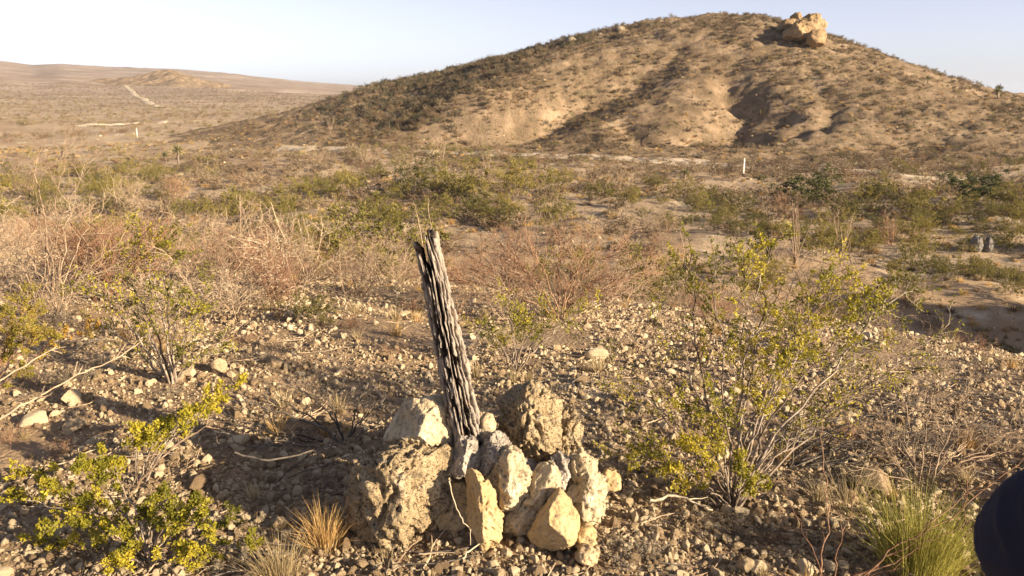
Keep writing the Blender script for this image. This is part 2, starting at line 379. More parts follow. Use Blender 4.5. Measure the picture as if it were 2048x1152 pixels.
# ------------------------------------------------------------------ the setting: ground, hills, tracks
def polar_grid(fn, angs, rads):
    A, Rr = np.meshgrid(angs, rads); x = np.sin(A) * Rr; y = np.cos(A) * Rr; z = fn(x, y)
    n, m = Rr.shape; V = np.stack([x.ravel(), y.ravel(), z.ravel()], 1)
    i = np.arange(n * m).reshape(n, m)
    return V, i
a_f = np.arange(-44, 44.01, 0.25); a_b = np.arange(48, 312.1, 4.0)
angs = np.radians(np.concatenate([a_f, a_b])); rads = np.concatenate([[0.02, 0.5, 1.0, 1.4], np.geomspace(1.7, 9000, 560)])
V, I = polar_grid(ground, angs, rads)
I2 = np.concatenate([I, I[:, :1]], 1)
Q = np.stack([I2[:-1, :-1], I2[:-1, 1:], I2[1:, 1:], I2[1:, :-1]], -1)[:, :, ::-1]
rq = (rads[:-1] > 45).astype(np.int32)
midx = np.repeat(rq[:, None], Q.shape[1], 1).ravel()
me = mk_mesh('ground', V, [Q.reshape(-1, 4)], [M_SOIL, M_FAR], [midx], True)
tag(link('ground', me), 'stony desert ground sloping down to the valley floor', kind='structure')

def grid_obj(name, fn, x0, x1, y0, y1, res, mat, label):
    xs = np.arange(x0, x1 + res * .5, res); ys = np.arange(y0, y1 + res * .5, res); X, Y = np.meshgrid(xs, ys); Z = fn(X, Y)
    i = np.arange(X.size).reshape(X.shape); q = np.stack([i[:-1, :-1], i[:-1, 1:], i[1:, 1:], i[1:, :-1]], -1).reshape(-1, 4)
    zc = Z.ravel()[q].max(1); c = np.stack([X.ravel()[q].mean(1), Y.ravel()[q].mean(1)], 1)
    q = q[zc > ground(c[:, 0], c[:, 1]) - 0.8]
    o = link(name, mk_mesh(name, np.stack([X.ravel(), Y.ravel(), Z.ravel()], 1), [q], [mat], None, True)); tag(o, label, kind='structure'); return o
grid_obj('hill', hill, -98, 235, 80, 290, 0.75, M_HILL, 'rounded desert hill with eroded gullies and scattered scrub')
grid_obj('distant_hill', small_hill, SH[0] - 115, SH[0] + 115, SH[1] - 100, SH[1] + 100, 2.5, M_HILL, 'small conical hill rising from the far plain')

def track(name, pxs, width, label, lift=0.05, wob=0.3):
    P = [gp(a, b, 20) for a, b in pxs]; P = np.array([p for p in P if p is not None])[:, :2]
    seg = np.concatenate([[0], np.cumsum(np.hypot(*np.diff(P, axis=0).T))]); n = int(max(12, seg[-1] / (width * 0.5)))
    s = np.linspace(0, seg[-1], n); C = np.stack([np.interp(s, seg, P[:, 0]), np.interp(s, seg, P[:, 1])], 1)
    for _ in range(6): C[1:-1] = (C[:-2] + C[1:-1] * 2 + C[2:]) / 4
    T = np.gradient(C, axis=0); T /= np.linalg.norm(T, axis=1)[:, None]; N = np.stack([-T[:, 1], T[:, 0]], 1)
    k = 7; u = np.linspace(-1, 1, k); L = []
    for j, uu in enumerate(u):
        w = width / 2 * (1 + wob * noise2(s, np.full_like(s, j * 3.1), width * 1.2, 3, 60 + (uu > 0)))
        q = C + N * (uu * w)[:, None]; L.append(np.stack([q[:, 0], q[:, 1], surf(q[:, 0], q[:, 1]) + lift * (1 - 0.9 * uu ** 4)], 1))
    V = np.stack(L, 1).reshape(-1, 3); i = np.arange(n * k).reshape(n, k)
    q = np.stack([i[:-1, :-1], i[:-1, 1:], i[1:, 1:], i[1:, :-1]], -1).reshape(-1, 4)
    tag(link(name, mk_mesh(name, V, [q], [M_TRACK], None, True)), label, kind='structure')
track('dirt_track', [(560, 296), (700, 300), (880, 303), (1050, 309), (1200, 317), (1380, 325), (1560, 336), (1800, 350), (2080, 362)], 3.2, 'pale dirt track along the foot of the hill', 0.10)
track('dirt_track', [(150, 252), (190, 250), (240, 248), (330, 243)], 2.6, 'pale dirt track crossing the valley floor', 0.25)
track('dirt_track', [(243, 164), (248, 170), (254, 176), (266, 186), (280, 196), (300, 206), (322, 216)], 6.0, 'straight pale track climbing the far plain toward the conical hill', 0.5)

# ------------------------------------------------------------------ rocks
def ico(sub):
    bm = bmesh.new(); bmesh.ops.create_icosphere(bm, subdivisions=sub, radius=1.0)
    V = np.array([v.co[:] for v in bm.verts]); F = np.array([[v.index for v in f.verts] for f in bm.faces]); bm.free(); return V, F
ICO = {k: ico(k) for k in (2, 3, 4, 5, 6)}

def poly_radius(poly, th):
    """distance from the origin to the outline of poly (n,2) along the angles th"""
    d = np.stack([np.cos(th), np.sin(th)], 1); best = np.zeros(len(th)); n = len(poly)
    for k in range(n):
        a = poly[k]; e = poly[(k + 1) % n] - a
        den = d[:, 0] * e[1] - d[:, 1] * e[0]
        with np.errstate(divide='ignore', invalid='ignore'):
            t = (a[0] * e[1] - a[1] * e[0]) / den; u = (a[0] * d[:, 1] - a[1] * d[:, 0]) / den
        ok = (np.abs(den) > 1e-12) & (t > 0) & (u >= -1e-6) & (u <= 1 + 1e-6)
        best = np.where(ok & (t > best), t, best)
    return best

def rock_from_outline(name, label, outline, depth, thick, mat, planes=(), pit=0.0, rough=0.02, seed=1, sub=6, box=0.7, cat='rock', group=None, pit_scale=22.0):
    if cat == 'rock': rough *= 1.2; pit = pit * (1.15 if pit > .009 else 1.25)
    P = np.array(outline, float); c = np.array([(P[:, 0].min() + P[:, 0].max()) / 2, (P[:, 1].min() + P[:, 1].max()) / 2])
    k = depth / FPX; poly = np.stack([(P[:, 0] - c[0]) * k, (c[1] - P[:, 1]) * k], 1)
    if cat == 'rock': poly = poly * (1.05 if np.ptp(P[:, 0]) > 110 else 1.12)
    elif group == OUT_GROUP: poly = poly * 1.12
    D, F = ICO[sub]
    rho = np.hypot(D[:, 0], D[:, 1]); th = np.arctan2(D[:, 1], D[:, 0]); phi = np.arctan2(D[:, 2], rho)
    Rr = poly_radius(poly, th); pr = np.cos(phi) ** box; w = np.sign(D[:, 2]) * np.abs(np.sin(phi)) ** box
    L = np.stack([np.cos(th) * Rr * pr, np.sin(th) * Rr * pr, w * thick], 1)
    size = Rr.mean()
    for (nx, ny, nz, fr) in planes:
        n = np.array([nx, ny, nz], float); n /= np.linalg.norm(n); dd = L @ n; lim = fr * dd.max(); ex = np.maximum(dd - lim, 0)
        L = L - np.outer(ex * 0.9, n)
    rc = np.random.default_rng(seed + 900)
    for _ in range(10 if cat == 'boulder' else 3):           # weathered breaks
        n = rc.normal(0, 1, 3); n[2] = abs(n[2]) + .2; n /= np.linalg.norm(n); dd = L @ n; L = L - np.outer(np.maximum(dd - (rc.uniform(.72, .9) if cat == 'boulder' else rc.uniform(.86, .95)) * dd.max(), 0) * .85, n)
    dirn = L / (np.linalg.norm(L, axis=1)[:, None] + 1e-9)
    q = L / size
    disp = size * rough * 2.2 * fbm(q * 1.6 + seed * 7.7, 3, seed) + size * rough * 1.15 * (0.5 - np.abs(fbm(q * 3.2 + seed, 4, seed + 20, 0.62)))
    if pit:
        for sc_, am in ((pit_scale, 1.0), (pit_scale * 2.3, 0.6)):
            f1, ce = worley(L * sc_ + 0.25 * np.stack([vnoise(L * sc_ * 1.5, 90 + i) for i in range(3)], 1), seed + 5)
            disp -= pit * 2.1 * am * (0.4 + 1.2 * ce) * np.exp(-(f1 / 0.40) ** 2) * (ce > 0.25)
        disp += pit * 0.35 * fbm(L * pit_scale * 2.2, 3, seed + 60, 0.7) + pit * 0.9 * fbm(L * pit_scale * 0.45, 3, seed + 61, 0.6)
    L = L + dirn * disp[:, None]
    ctr = at_depth(c[0], c[1], depth)
    W = L[:, :1] * RIGHT + L[:, 1:2] * UP - L[:, 2:3] * FWD
    o = link(name, mk_mesh(name, W, [F], [mat], None, True), loc=ctr)
    tag(o, label, cat, group); return o

CG = 'rocks stacked in the cairn'; OUT_GROUP = 'boulders of the rock outcrop on the hill'
FL, FR_, TP = (-0.74, 0.10, 0.66), (0.80, 0.12, 0.58), (0.05, 0.93, 0.35)
rock_from_outline('pitted_boulder', 'big pitted boulder under the white-topped block, shaded side and sunlit face', [(692, 1010), (698, 965), (722, 925), (765, 900), (800, 886), (850, 908), (880, 900), (903, 905), (893, 938), (906, 962), (902, 985), (885, 1025), (850, 1042), (825, 1060), (822, 1078), (770, 1070), (720, 1075), (700, 1060)], 2.96, 0.20, M_PITTED,
    [(-0.62, 0.08, 0.78, 0.66), (0.76, 0.1, 0.62, 0.60), (0.0, 0.95, 0.25, 0.86)], 0.013, 0.05, 3, group=CG)
rock_from_outline('pale_block', 'pale block with a whitish top face leaning against the wooden post', [(770, 880), (778, 858), (806, 812), (845, 799), (880, 795), (900, 815), (911, 858), (905, 882), (885, 886), (862, 903), (838, 905), (800, 895)], 3.08, 0.13, M_PALE,
    [(-0.62, 0.40, 0.68, 0.55), (0.70, -0.05, 0.72, 0.62), (-0.25, -0.75, 0.6, 0.66)], 0.003, 0.035, 11, group=CG)
rock_from_outline('egg_shaped_stone', 'small smooth egg-shaped stone wedged right beside the post base'.replace('right ', ''), [(958, 860), (961, 838), (972, 828), (985, 831), (991, 848), (987, 868), (976, 882), (963, 880)], 3.09, 0.045, M_PALE, [], 0, 0.02, 21, 4, 1.0, group=CG)
rock_from_outline('split_stone', 'small split stone with a brown cleft below the post base', [(898, 936), (905, 905), (915, 884), (930, 874), (948, 880), (958, 912), (950, 940), (935, 950), (912, 948)], 2.99, 0.07, M_GREY,
    [(-0.7, 0.3, 0.6, 0.5), (0.75, 0, 0.65, 0.55)], 0.004, 0.05, 31, group=CG)
rock_from_outline('grey_stone', 'dark grey lichen-speckled stone beside the split stone', [(957, 935), (960, 905), (968, 880), (985, 868), (1008, 872), (1022, 886), (1015, 905), (990, 930), (968, 948)], 3.02, 0.08, M_GREY,
    [(-0.7, 0.2, 0.65, 0.6), (0.5, 0.6, 0.5, 0.7)], 0.006, 0.06, 41, group=CG)
rock_from_outline('pale_stone', 'pale rounded stone with a dark shaded side at the cairn centre', [(966, 965), (985, 935), (1003, 912), (1020, 900), (1042, 905), (1050, 930), (1059, 955), (1055, 985), (1035, 1005), (1000, 1012), (980, 990)], 2.93, 0.105, M_PALE,
    [(-0.80, 0.05, 0.58, 0.42), (0.55, 0.15, 0.8, 0.72)], 0.006, 0.05, 51, group=CG)
rock_from_outline('upright_boulder', 'tall pitted boulder standing upright behind the cairn stones', [(1000, 860), (1008, 812), (1035, 785), (1062, 766), (1090, 780), (1118, 812), (1116, 850), (1122, 880), (1108, 915), (1092, 936), (1060, 912), (1030, 900), (1005, 890)], 3.20, 0.17, M_PITTED,
    [(-0.80, 0.2, 0.55, 0.66), (0.55, 0.25, 0.80, 0.74)], 0.012, 0.06, 61, group=CG)
rock_from_outline('brown_boulder', 'brown pitted boulder tucked behind the tall upright boulder', [(1095, 905), (1098, 850), (1112, 825), (1135, 820), (1158, 835), (1166, 865), (1160, 900), (1150, 930), (1120, 940)], 3.32, 0.12, M_PITTED,
    [(-0.6, 0.2, 0.7, 0.6), (0.7, 0.2, 0.6, 0.8)], 0.010, 0.05, 71, group=CG)
rock_from_outline('wedge_stone', 'tall wedge-shaped tan stone at the cairn foot', [(926, 985), (928, 960), (942, 948), (965, 958), (985, 990), (998, 1025), (1000, 1060), (992, 1085), (975, 1097), (955, 1085), (938, 1040)], 2.84, 0.085, M_GOLD,
    [(-0.85, 0.05, 0.5, 0.35), (0.6, 0.1, 0.8, 0.75)], 0.005, 0.05, 81, group=CG)
rock_from_outline('leaning_slab', 'curved whitish slab leaning down to the cairn foot', [(1000, 1040), (1020, 1010), (1050, 985), (1062, 950), (1080, 930), (1105, 930), (1121, 950), (1120, 985), (1100, 1005), (1085, 1035), (1060, 1060), (1035, 1066), (1010, 1060)], 2.93, 0.075, M_PALE,
    [(-0.5, 0.5, 0.6, 0.55), (0.45, -0.25, 0.85, 0.75)], 0.004, 0.05, 91, group=CG)
rock_from_outline('golden_block', 'smooth golden block resting on the gravel at the cairn foot', [(1056, 1080), (1075, 1045), (1098, 1005), (1118, 986), (1140, 1005), (1155, 1040), (1158, 1065), (1140, 1082), (1110, 1092), (1085, 1098)], 2.82, 0.10, M_GOLD,
    [(-0.45, -0.55, 0.7, 0.55), (0.35, 0.45, 0.82, 0.72), (0.95, 0, 0.3, 0.85)], 0.0015, 0.03, 101, group=CG)
rock_from_outline('cream_stone', 'cream upright stone at the cairn edge below the brown boulder', [(1120, 1000), (1125, 960), (1140, 920), (1165, 905), (1190, 925), (1202, 965), (1204, 1005), (1195, 1028), (1160, 1035), (1135, 1022)], 3.05, 0.11, M_PALE,
    [(-0.7, 0.1, 0.65, 0.55), (0.5, 0.2, 0.8, 0.75)], 0.006, 0.06, 111, group=CG)
rock_from_outline('rough_cobble', 'rough grey cobble wedged between the slab and the cream stone', [(1096, 950), (1100, 920), (1118, 905), (1136, 918), (1142, 950), (1130, 975), (1108, 972)], 3.04, 0.07, M_GREY, [(-0.6, 0.3, 0.7, 0.6)], 0.006, 0.06, 121, group=CG)
rock_from_outline('buried_stone', 'brown stone half hidden in the shadow below the big pitted boulder', [(850, 1075), (862, 1030), (885, 990), (915, 960), (940, 980), (950, 1030), (955, 1070), (915, 1085)], 3.02, 0.10, M_GOLD, [(0.2, 0.3, 0.9, 0.7)], 0.006, 0.05, 131, group=CG)
rock_from_outline('buried_stone', 'reddish stone at the back of the gap beside the leaning slab', [(985, 1070), (990, 1010), (1040, 990), (1062, 1020), (1050, 1070)], 3.02, 0.09, M_GOLD, [], 0.005, 0.05, 141, group=CG)
rock_from_outline('core_stone', 'stone at the dark heart of the cairn behind the split stone', [(880, 960), (895, 920), (960, 900), (1060, 900), (1090, 940), (1060, 990), (960, 1000), (900, 990)], 3.16, 0.10, M_GREY, [], 0.006, 0.05, 151, sub=4, group=CG)
rock_from_outline('orange_stone', 'small orange-tinted stone lying just off the cream stone', [(1203, 970), (1208, 942), (1222, 935), (1238, 948), (1241, 968), (1228, 980), (1212, 980)], 3.18, 0.05, M_GOLD, [(0.2, 0.6, 0.6, 0.7)], 0.003, 0.05, 161, 4, group=CG)
rock_from_outline('foot_stone', 'reddish knobbly stone on the gravel beside the golden block', [(1148, 1085), (1155, 1060), (1172, 1050), (1188, 1062), (1190, 1085), (1170, 1098)], 2.85, 0.05, M_GOLD, [], 0.004, 0.07, 171, 4, group=CG)
rock_from_outline('foot_stone', 'pale knobbly stone lying below the reddish one at the cairn edge', [(1152, 1118), (1158, 1098), (1178, 1092), (1195, 1102), (1192, 1120), (1170, 1128)], 2.75, 0.04, M_STONE, [], 0.003, 0.07, 172, 4, group=CG)

# outcrop on the hill
OG = OUT_GROUP
def hill_rock(name, label, outline, seed, planes=(), th=None, mat=None, push=0.0, group=OG, pit=0.0):
    P = np.array(outline, float); cx, by = P[:, 0].mean(), P[:, 1].max() - 3
    g = None
    for dy in range(0, 60, 2):
        g = cast(cx, by + dy, hill, 90, 210, 700)
        if g is not None and g[1] < 196: break
    dep = float((g - CAM) @ FWD) + push
    k = dep / FPX; w = (P[:, 0].max() - P[:, 0].min()) * k
    return rock_from_outline(name, label, outline, dep, th or w * 0.42, mat or M_OUT, planes, pit, 0.05, seed, 5, 0.5, 'boulder', group, pit_scale=0.55)
hill_rock('outcrop_boulder', 'largest golden boulder of the outcrop on the hilltop', [(1590, 76), (1591, 52), (1600, 38), (1618, 32), (1634, 36), (1646, 48), (1650, 64), (1648, 78), (1620, 80), (1600, 80)], 5, [(-0.7, 0.2, 0.6, .6), (0.6, 0.1, 0.75, .7)], pit=0.25)
hill_rock('outcrop_boulder', 'broad cracked rock mass joining the hilltop outcrop boulders', [(1578, 80), (1582, 58), (1594, 44), (1616, 38), (1638, 44), (1646, 62), (1646, 86), (1612, 90)], 15, [(-0.6, 0.2, 0.7, .7), (0.5, 0.2, 0.8, .75)], push=1.0, pit=0.3)
hill_rock('outcrop_boulder', 'low pale boulder at the front of the hilltop outcrop', [(1572, 74), (1576, 58), (1592, 51), (1610, 52), (1622, 58), (1626, 74), (1606, 80), (1585, 78)], 6, [(0.4, 0.3, 0.8, .7)], push=-3.0, pit=0.2)
hill_rock('outcrop_boulder', 'dark knob on top of the hilltop outcrop', [(1582, 50), (1584, 32), (1592, 26), (1600, 28), (1606, 40), (1604, 54), (1590, 56)], 7, [(-0.6, 0.2, 0.7, .6)])
hill_rock('outcrop_boulder', 'flat dark slab trailing off the hilltop outcrop', [(1556, 54), (1562, 46), (1575, 40), (1590, 42), (1594, 54), (1580, 60), (1562, 60)], 8)
hill_rock('outcrop_boulder', 'cracked pale block at the downhill end of the outcrop', [(1618, 84), (1620, 66), (1634, 60), (1650, 64), (1655, 78), (1646, 88), (1628, 90)], 9, [(0.6, 0.1, 0.75, .7)], push=-4.5)
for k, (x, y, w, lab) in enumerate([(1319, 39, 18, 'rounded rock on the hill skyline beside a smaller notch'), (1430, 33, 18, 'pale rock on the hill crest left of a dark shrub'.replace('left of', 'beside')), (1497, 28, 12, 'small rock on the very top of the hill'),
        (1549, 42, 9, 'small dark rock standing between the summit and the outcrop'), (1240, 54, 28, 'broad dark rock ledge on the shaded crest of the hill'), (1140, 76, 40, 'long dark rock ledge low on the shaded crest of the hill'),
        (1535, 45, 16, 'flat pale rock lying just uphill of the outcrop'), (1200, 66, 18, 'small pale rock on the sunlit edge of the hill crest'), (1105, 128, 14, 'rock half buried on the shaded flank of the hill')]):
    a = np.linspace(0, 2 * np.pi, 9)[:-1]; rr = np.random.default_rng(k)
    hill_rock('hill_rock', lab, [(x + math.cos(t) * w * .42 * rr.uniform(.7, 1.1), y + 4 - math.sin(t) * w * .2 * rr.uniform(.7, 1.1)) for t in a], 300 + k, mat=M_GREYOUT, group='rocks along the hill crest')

# ------------------------------------------------------------------ the wooden post
def wooden_post():
    B = at_depth(935, 905, 3.10); Y0 = B[1]; T = at_y(846, 462, Y0 - 0.03)
    ax = T - B; B = B - ax * 0.28; ax = T - B; L = np.linalg.norm(ax); ax /= L
    u = np.cross(ax, [0, -1, 0.0]); u /= np.linalg.norm(u); v = np.cross(ax, u)
    if v[1] > 0: v = -v; 
    u = np.cross(v, ax) * -1
    if u[0] < 0: u = -u
    nt_, ns = 176, 460
    th = np.linspace(0, 2 * np.pi, nt_, endpoint=False)          # 0 = photo right, pi/2 = toward the camera
    # jagged broken end: a notch near the middle front, taller splinter to the right
    top = 1.0 - 0.052 * np.clip(np.cos(th - np.pi * 0.93), 0, 1) ** 0.6 - 0.10 * np.exp(-((th - 1.85) / 0.34) ** 2) - 0.08 * np.exp(-((th - 4.4) / 0.6) ** 2) - 0.03 * np.exp(-((th - 0.1) / 0.5) ** 2) - 0.05 * np.exp(-((th - 6.1) / 0.4) ** 2)
    top = top + 0.035 * vnoise(np.stack([np.cos(th) * 7, np.sin(th) * 7, th * 0], 1), 3) + 0.012 * vnoise(np.stack([np.cos(th) * 17, np.sin(th) * 17, th * 0], 1), 4)
    S = np.linspace(0, 1, ns)[:, None] * top[None, :]; TH = np.broadcast_to(th, S.shape)
    R0 = 0.0600 - 0.0160 * sm((S - 0.2) / 0.8)
    n = S.size; sl = S * L
    wob = 0.30 * vnoise(np.stack([np.cos(TH).ravel() * 2.5, np.sin(TH).ravel() * 2.5, sl.ravel() * 6], 1), 71).reshape(S.shape) + 0.16 * vnoise(np.stack([np.cos(TH).ravel() * 3.5, np.sin(TH).ravel() * 3.5, sl.ravel() * 27], 1), 77).reshape(S.shape)
    t2 = TH + wob * 0.75
    rib = np.cos(t2 * 19); rib = np.sign(rib) * np.abs(rib) ** 0.7
    p = np.stack([np.cos(t2).ravel() * 6.0, np.sin(t2).ravel() * 6.0, sl.ravel() * 24], 1)
    slit = vnoise(p, 72).reshape(S.shape); p2 = np.stack([np.cos(TH).ravel() * 15, np.sin(TH).ravel() * 15, sl.ravel() * 26], 1); fine = fbm(p2, 3, 73, 0.6).reshape(S.shape)
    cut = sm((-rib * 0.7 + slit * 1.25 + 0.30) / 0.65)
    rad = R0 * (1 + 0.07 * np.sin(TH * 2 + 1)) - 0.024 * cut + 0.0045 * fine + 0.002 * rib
    rad = np.maximum(rad, 0.018)
    cx, cy = np.cos(TH) * rad, np.sin(TH) * rad
    bend = 0.012 * np.sin(S * 3.0)
    P = B + (cx + bend)[..., None] * u + cy[..., None] * v + sl[..., None] * ax
    # inside of the hollow top
    ni = 40; Si = np.linspace(0, 1, ni)[:, None] * (-0.32) + top[None, :] - 0.004
    ri = np.minimum(R0[-1] * 0.62, rad[-1] * 0.86)[None, :] * (1 + 0.10 * vnoise(np.stack([np.tile(np.cos(th) * 6, ni), np.tile(np.sin(th) * 6, ni), (Si * L * 9).ravel()], 1), 5).reshape(ni, nt_))
    PI = B + (np.cos(th) * ri + 0.012 * np.sin(3.0))[..., None] * u + (np.sin(th) * ri)[..., None] * v + (Si * L)[..., None] * ax
    V = np.concatenate([P.reshape(-1, 3), PI.reshape(-1, 3)]); i = np.arange(ns * nt_).reshape(ns, nt_); j = np.arange(ni * nt_).reshape(ni, nt_) + ns * nt_
    a = np.concatenate([i, j], 0); an = np.roll(a, -1, 1)
    q = np.stack([a[:-1], an[:-1], an[1:], a[1:]], -1).reshape(-1, 4)
    m, nt, out = new_mat('weathered_wood'); A = nd(nt, 'ShaderNodeAttribute'); A.attribute_name = 'wear_shade'; P_ = objco(nt)
    c = ramp(nt, A.outputs['Fac'], [(0.3, (0.022, 0.017, 0.014)), (0.72, (0.065, 0.052, 0.043)), (1.0, (0.30, 0.265, 0.225))])  # weathered ridges stay pale; shade is painted dark into slits and hollow
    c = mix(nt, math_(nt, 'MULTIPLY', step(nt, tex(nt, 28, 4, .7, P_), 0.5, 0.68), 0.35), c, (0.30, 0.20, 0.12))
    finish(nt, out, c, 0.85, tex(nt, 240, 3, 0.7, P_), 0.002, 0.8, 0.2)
    me = mk_mesh('wooden_post', V - B, [q], [m], None, True)
    wear_shade = np.concatenate([np.clip(1 - cut * 0.95 + 0.1 * fine, 0, 1).ravel(), np.full(ni * nt_, 0.25)])
    at = me.attributes.new('wear_shade', 'FLOAT', 'POINT'); at.data.foreach_set('value', wear_shade.astype(np.float32))
    o = link('wooden_post', me, loc=B)
    tag(o, 'weathered ribbed grey wooden post with a splintered top leaning in the cairn', 'post')
wooden_post()

# ------------------------------------------------------------------ plants: generators
def tubes(polys, sides=3):
    """polys: list of (pts (n,3), radii (n)) -> V, F"""
    Vs, Fs, off = [], [], 0
    ang = np.linspace(0, 2 * np.pi, sides, endpoint=False)
    for P, r in polys:
        P = np.asarray(P, float); r = np.asarray(r, float); n = len(P)
        T = np.gradient(P, axis=0); T /= (np.linalg.norm(T, axis=1)[:, None] + 1e-12)
        ref = np.array([0.31, 0.52, 0.79]) if abs(T[0] @ np.array([0.31, 0.52, 0.79])) < 0.9 else np.array([1.0, 0, 0])
        A = np.cross(T, ref); A /= (np.linalg.norm(A, axis=1)[:, None] + 1e-12); B = np.cross(T, A)
        ring = P[:, None] + r[:, None, None] * (np.cos(ang)[None, :, None] * A[:, None] + np.sin(ang)[None, :, None] * B[:, None])
        Vs.append(ring.reshape(-1, 3)); i = np.arange(n * sides).reshape(n, sides) + off; j = np.roll(i, -1, 1)
        Fs.append(np.stack([i[:-1], j[:-1], j[1:], i[1:]], -1).reshape(-1, 4)); off += n * sides
    return np.concatenate(Vs), np.concatenate(Fs)

def quads(C, D, N, ln, wd):
    """leaf blades: centre/base C, long axis D, width axis from N; ln, wd per leaf -> V, F (folded diamond of two tris)"""
    D = D / (np.linalg.norm(D, axis=1)[:, None] + 1e-12); S = np.cross(D, N); S /= (np.linalg.norm(S, axis=1)[:, None] + 1e-12)
    ln = ln[:, None]; wd = wd[:, None]; U = np.cross(S, D)
    V = np.stack([C, C + D * ln * .5 + S * wd * .5 + U * wd * .15, C + D * ln, C + D * ln * .5 - S * wd * .5 + U * wd * .15], 1)
    return V.reshape(-1, 3), np.arange(len(C) * 4).reshape(-1, 4)

def nrm(v): return v / (np.linalg.norm(v) + 1e-12)
def wander(rng, p, d, L, n, wig, up=0.0):
    pts = [np.array(p, float)]; d = nrm(np.array(d, float)); h = L / n
    for _ in range(n):
        d = nrm(d + rng.normal(0, wig, 3) + np.array([0, 0, up])); pts.append(pts[-1] + d * h)
    return np.array(pts), d

class Plant:
    def __init__(s): s.tw = []; s.lp = []; s.ld = []; s.ll = []
    def leaves(s, rng, P, n, ln, spread=0.6):
        k = rng.integers(0, len(P), n); s.lp.append(P[k] + rng.normal(0, ln * 0.35, (n, 3))); d = rng.normal(0, 1, (n, 3)); d[:, 2] += 0.5
        s.ld.append(d); s.ll.append(ln * rng.uniform(0.6, 1.25, n))
    def branchlets(s, rng, P, r0, n, L, lv, leaf, nleaf, t0=0.25, wig=0.18, up=0.05, sub=2, ang=0.75):
        m = len(P)
        for _ in range(n):
            t = t0 + (1 - t0) * rng.random() ** 0.8; f = t * (m - 1); k = min(int(f), m - 2); p = P[k] + (P[k + 1] - P[k]) * (f - k)
            ax = nrm(P[k + 1] - P[k]); side = rng.normal(0, 1, 3); side = nrm(side - ax * (side @ ax)); d = ax * math.cos(ang) + side * math.sin(ang) * rng.uniform(.7, 1.2)
            l = L * rng.uniform(.55, 1.2) * (1 - 0.35 * t); q, _d = wander(rng, p, d, l, 5 if lv else 3, wig, up)
            s.tw.append((q, np.linspace(r0, r0 * 0.45, len(q))))
            if lv > 0: s.branchlets(rng, q, r0 * 0.62, sub, L * 0.55, lv - 1, leaf, nleaf, 0.3, wig, up, sub, ang)
            if nleaf and (lv == 0 or rng.random() < 0.5): s.leaves(rng, q[1:], nleaf, leaf)
    def wood(s, sides=3): return tubes(s.tw, sides)
    def foliage(s, wfac=0.6):
        C, D, L = np.concatenate(s.lp), np.concatenate(s.ld), np.concatenate(s.ll); N = np.random.default_rng(3).normal(0, 1, C.shape)
        return quads(C, D, N, L, L * wfac)

def bezier(a, c, b, n):
    t = np.linspace(0, 1, n)[:, None]; return (1 - t) ** 2 * a + 2 * t * (1 - t) * c + t ** 2 * b

LEAFY = {}      # wood mesh name -> its foliage mesh
def one_mesh(name, pl, mw, ml, wfac=0.6, split=False):
    V1, F1 = pl.wood()
    if split and pl.lp:
        V2, F2 = pl.foliage(wfac); me = mk_mesh(name, V1, [F1], [mw]); LEAFY[me.name] = mk_mesh('foliage', V2, [F2], [ml]); return me
    if pl.lp:
        V2, F2 = pl.foliage(wfac)
        return mk_mesh(name, np.concatenate([V1, V2]), [F1, F2 + len(V1)], [mw, ml], [np.zeros(len(F1)), np.ones(len(F2))])
    return mk_mesh(name, V1, [F1], [mw])

def creosote_mesh(seed, h=1.3, stems=9, lf=0.035, nl=16, ml=None, nb=6, sub=2, lv=1, r=0.008, wide=0.55, mw=None, split=False):
    rng = np.random.default_rng(seed); pl = Plant()
    for k in range(stems):
        a = rng.uniform(0, 2 * np.pi); tilt = rng.uniform(0.1, wide); d = np.array([math.cos(a) * math.sin(tilt * 1.5), math.sin(a) * math.sin(tilt * 1.5), math.cos(tilt)])
        P, _ = wander(rng, [math.cos(a) * .05 * h, math.sin(a) * .05 * h, -0.05], d, h * rng.uniform(.6, 1.05), 9, 0.10, 0.03)
        pl.tw.append((P, np.linspace(r, r * .4, len(P)))); pl.branchlets(rng, P, r * .42, nb, h * 0.30, lv, lf, nl, 0.25, sub=sub)
    return one_mesh('creosote_bush', pl, mw or M_BARK, ml or M_CREOF, split=split)
def dry_mesh(seed, h=0.9, stems=12, mat=None, nb=7, lv=1, sub=3, r=0.006, wide=0.9, wig=0.16, leaf=None, nl=0, lf=0.02, split=False):
    rng = np.random.default_rng(seed); pl = Plant()
    for k in range(stems):
        a = rng.uniform(0, 2 * np.pi); tilt = rng.uniform(0.1, wide); d = np.array([math.cos(a) * math.sin(tilt), math.sin(a) * math.sin(tilt), math.cos(tilt)])
        P, _ = wander(rng, [math.cos(a) * .04, math.sin(a) * .04, -0.04], d, h * rng.uniform(.6, 1.2), 8, wig, -0.01)
        pl.tw.append((P, np.linspace(r, r * .4, len(P)))); pl.branchlets(rng, P, r * .5, nb, h * 0.42, lv, lf, nl, 0.2, wig * 1.3, 0.02, sub, 0.85)
    return one_mesh('red_shrub' if mat is M_RTWIG else 'dry_shrub', pl, mat or M_TWIG, leaf or M_GREYL, split=split)
